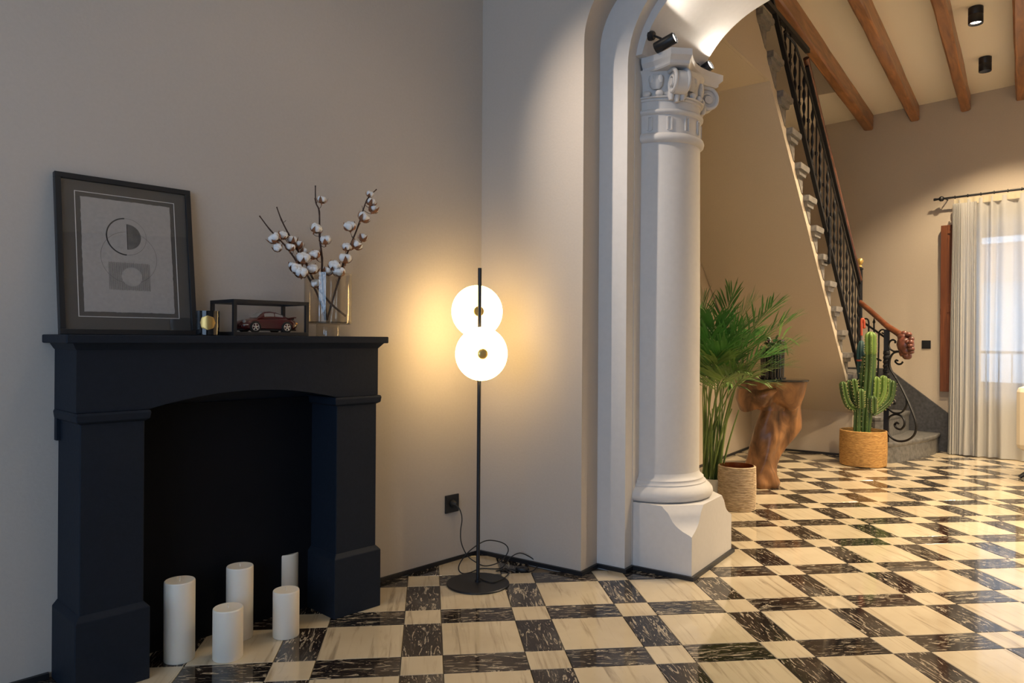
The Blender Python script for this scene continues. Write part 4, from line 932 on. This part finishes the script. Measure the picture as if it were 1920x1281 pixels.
cactus_arm('main_stem', [C4(250,930), C4(258,760), C4(275,560), C4(290,360), C4(295,240), C4(294,55)], 46*px_, M['cactus'])
cactus_arm('top_growth', [C4(294,215,-.004), C4(295,140,-.004), C4(294,52,-.004)], 48*px_, M['cactus_new'])
cactus_arm('side_stem', [C4(172,930), C4(176,760), C4(182,640)], 30*px_, M['cactus'])
for pts, r, mt in (([(180,690,0),(110,670,-.02),(70,590,-.02),(50,480,-.02)], 31, 'cactus'), ([(180,680,.03),(130,610,.03),(105,460,.03)], 24, 'cactus'), ([(185,660,-.03),(165,560,-.03),(148,452,-.03)], 28, 'cactus'), ([(215,640,.06),(222,440,.06),(250,240,.06)], 24, 'cactus'), ([(212,690,-.07),(210,620,-.07),(208,545,-.07)], 32, 'cactus'), ([(322,735,-.07),(318,680,-.07),(318,610,-.07)], 34, 'cactus'), ([(300,680,-.02),(335,590,-.03),(345,440,-.03)], 36, 'cactus_new'), ([(300,700,0),(370,620,0),(400,540,0),(408,428,0)], 34, 'cactus_new'), ([(310,710,.04),(390,650,.05),(450,560,.05),(452,450,.05)], 28, 'cactus_new'), ([(310,740,.02),(400,680,.03),(470,600,.03),(492,468,.03)], 30, 'cactus')):
    cactus_arm('arm', [C4(*p) for p in pts], r*px_, M[mt], 5, random.uniform(0, 1))

# ================================================================ WINDOW SIDE
sw = MW @ Vector(((1.547-1.756)/math.cos(WWA), -.0005, 1.116)); so = thing('light_switch', 'black square light switch on the wall beside the carved railing head', 'switch', sw, WWA)
B().box(-.043, .043, -.010, 0, -.043, .043).build('plate', M['black'], so, bevel=.002); B().box(-.034, .034, -.013, -.0095, -.034, .034).build('rocker', M['black_frame'], so, bevel=.002)
sh = thing('window_shutter', 'brown wooden inner shutter folded open against the wall left of the window', 'shutter', MW @ Vector((-.06, -.0, .63)), WWA)
SHW, SHH = .18, 1.72
b = B().box(0, .06, -.075, -.04, 0, SHH).box(SHW-.06, SHW, -.075, -.04, 0, SHH).box(.06, SHW-.06, -.075, -.04, 0, .09).box(.06, SHW-.06, -.075, -.04, SHH-.09, SHH).box(.06, SHW-.06, -.075, -.04, SHH/2-.04, SHH/2+.04); b.build('leaf_frame', M['shutter'], sh, bevel=.003)
for z0, z1 in ((.09, SHH/2-.04), (SHH/2+.04, SHH-.09)): B().box(.06, SHW-.06, -.066, -.049, z0, z1).build('panel', M['shutter'], sh)
B().box(.0, SHW, -.036, -.004, .0, SHH).build('back_leaf', M['shutter'], sh)
B().box(-.003, 0, -.068, -.047, .80, .86).build('latch', M['iron'], sh)
cr = thing('curtain_rod', 'black curtain rod with round end knob above the window', 'curtain rod', MW @ Vector((0, -.11, 2.622)), WWA)
B().tube([(-.10,0,0), (2.3,0,0)], .0105, 12).build('rod', M['black'], cr, smooth=50)
B().ball((-.045,0,0), .027, 16).build('knob', M['black'], cr, smooth=60); B().lathe([(.013,-.012), (.013,.012)], 14, m=Matrix.Translation((-.105,0,0)) @ Matrix.Rotation(R(90), 4, 'Y')).build('end_cap', M['black'], cr)
B().tube([(-.02,0,0), (-.02,.107,0)], .006, 8).build('bracket', M['black'], cr)
for k in range(15):
    x = .08 + k*.115; B().lathe([(.0125,-.004), (.0165,-.003), (.0165,.003), (.0125,.004)], 16, m=Matrix.Translation((x,0,0)) @ Matrix.Rotation(R(90), 4, 'Y'), caps=(False, False)).build('ring', M['black'], cr)
cu = thing('curtain', 'sheer linen curtain hanging from the rod to the floor before the window', 'curtain', MW @ Vector((0, -.11, 0)), WWA)
def cur(z0, z1, nz_, amp, name, mat, off=0.0, x0=.075, x1=1.75, dense=True):
    b = B(); rows = []; n = 360
    for j in range(nz_+1):
        z = z0 + (z1-z0)*j/nz_; row = []; tf = (2.6-z)/2.6
        for i in range(n+1):
            s_ = i/n; x = x0 + (x1-x0)*s_ - (.03*tf*(1-s_*4) if s_ < .25 else 0)
            ph = s_*150 if not dense else (s_*62 + 14*math.sin(s_*5) + 2.2*noise.noise((s_*9, tf*.7, 0)))
            y = off + amp*(.55+.45*tf)*math.sin(ph) + .018*noise.noise((s_*22, tf*1.2, 3.0))*(.4+tf) - (.03*max(0, 1-abs(s_-.10)/.09)*tf)
            row.append((x, y, z))
        rows.append(row)
    b.loft(rows, closed=False); return b.build(name, mat, cu, smooth=80)
cur(.008, 2.585, 26, .034, 'sheer_panel', M['sheer'])
cur(2.535, 2.60, 2, .007, 'heading_tape', M['heading'], -.012, dense=False)
cur(.008, 2.55, 18, .022, 'gathered_edge', M['sheer'], -.035, .07, .29)

# armchair cut by the right edge of the picture
acp = at(2050, 860, 6.0); ac = thing('armchair', 'cream upholstered armchair on black legs cut off by the right picture edge', 'chair', (acp.x, acp.y, 0), R(150))
def rbox(b, x0, x1, y0, y1, z0, z1): return b.box(x0, x1, y0, y1, z0, z1)
rbox(B(), -.33, .33, -.33, .33, .24, .44).build('seat', M['cream'], ac, bevel=.05)
rbox(B(), -.39, .39, .27, .40, .24, .78).build('backrest', M['cream'], ac, bevel=.05)
for s_ in (-1, 1): rbox(B(), s_*.36-.06, s_*.36+.06, -.33, .30, .24, .60).build('arm', M['cream'], ac, bevel=.05)
for sx, sy in ((-1,-1), (1,-1), (-1,1), (1,1)): B().tube([(sx*.16, sy*.16, .25), (sx*.28, sy*.28, .10), (sx*.36, sy*.36, .012)], .013, 8).tube([(sx*.20, sy*.12, .25), (sx*.31, sy*.25, .10), (sx*.375, sy*.345, .012)], .013, 8).build('leg', M['black'], ac, smooth=60)

# outside: balcony rail and the house across the street
br_ = thing('balcony_railing', 'thin dark balcony railing outside the curtained window', 'railing', MW @ Vector((.8, .75, 0)), WWA)
B().box(-1.2, 1.2, -.02, .02, 1.02, 1.05).build('top_rail', M['iron'], br_); B().box(-1.2, 1.2, -.02, .02, .15, .18).build('bottom_rail', M['iron'], br_)
for k in range(20): B().tube([(-1.14+k*.12, 0, -.01), (-1.14+k*.12, 0, 1.02)], .007, 6).build('bar', M['iron'], br_)
bal = B().box(-1.3, 1.3, -.40, .1, -.12, -.012); bal.build('balcony_slab', M['facade'], br_)
bd = thing('building', 'pale house with a clay tile roof seen faintly through the curtain', 'building', MW @ Vector((2.0, 8.0, -4.0)), WWA)
B().box(-9, 9, 0, 5, 0, 6.35).build('wall', M['facade'], bd)
B().prism([(-.5, 6.3), (3.0, 7.4), (6, 6.3)], 'x', -9.4, 9.4).build('roof', M['roof_tile'], bd)
for k in range(7):
    x = -7.2 + k*2.4; w = B().box(x-.5, x+.5, -.03, .02, 3.6, 5.4).build('window', M['shutter'], bd); B().box(x-.42, x+.42, -.04, -.025, 3.7, 5.3).build('pane', M['black_glass'], w)
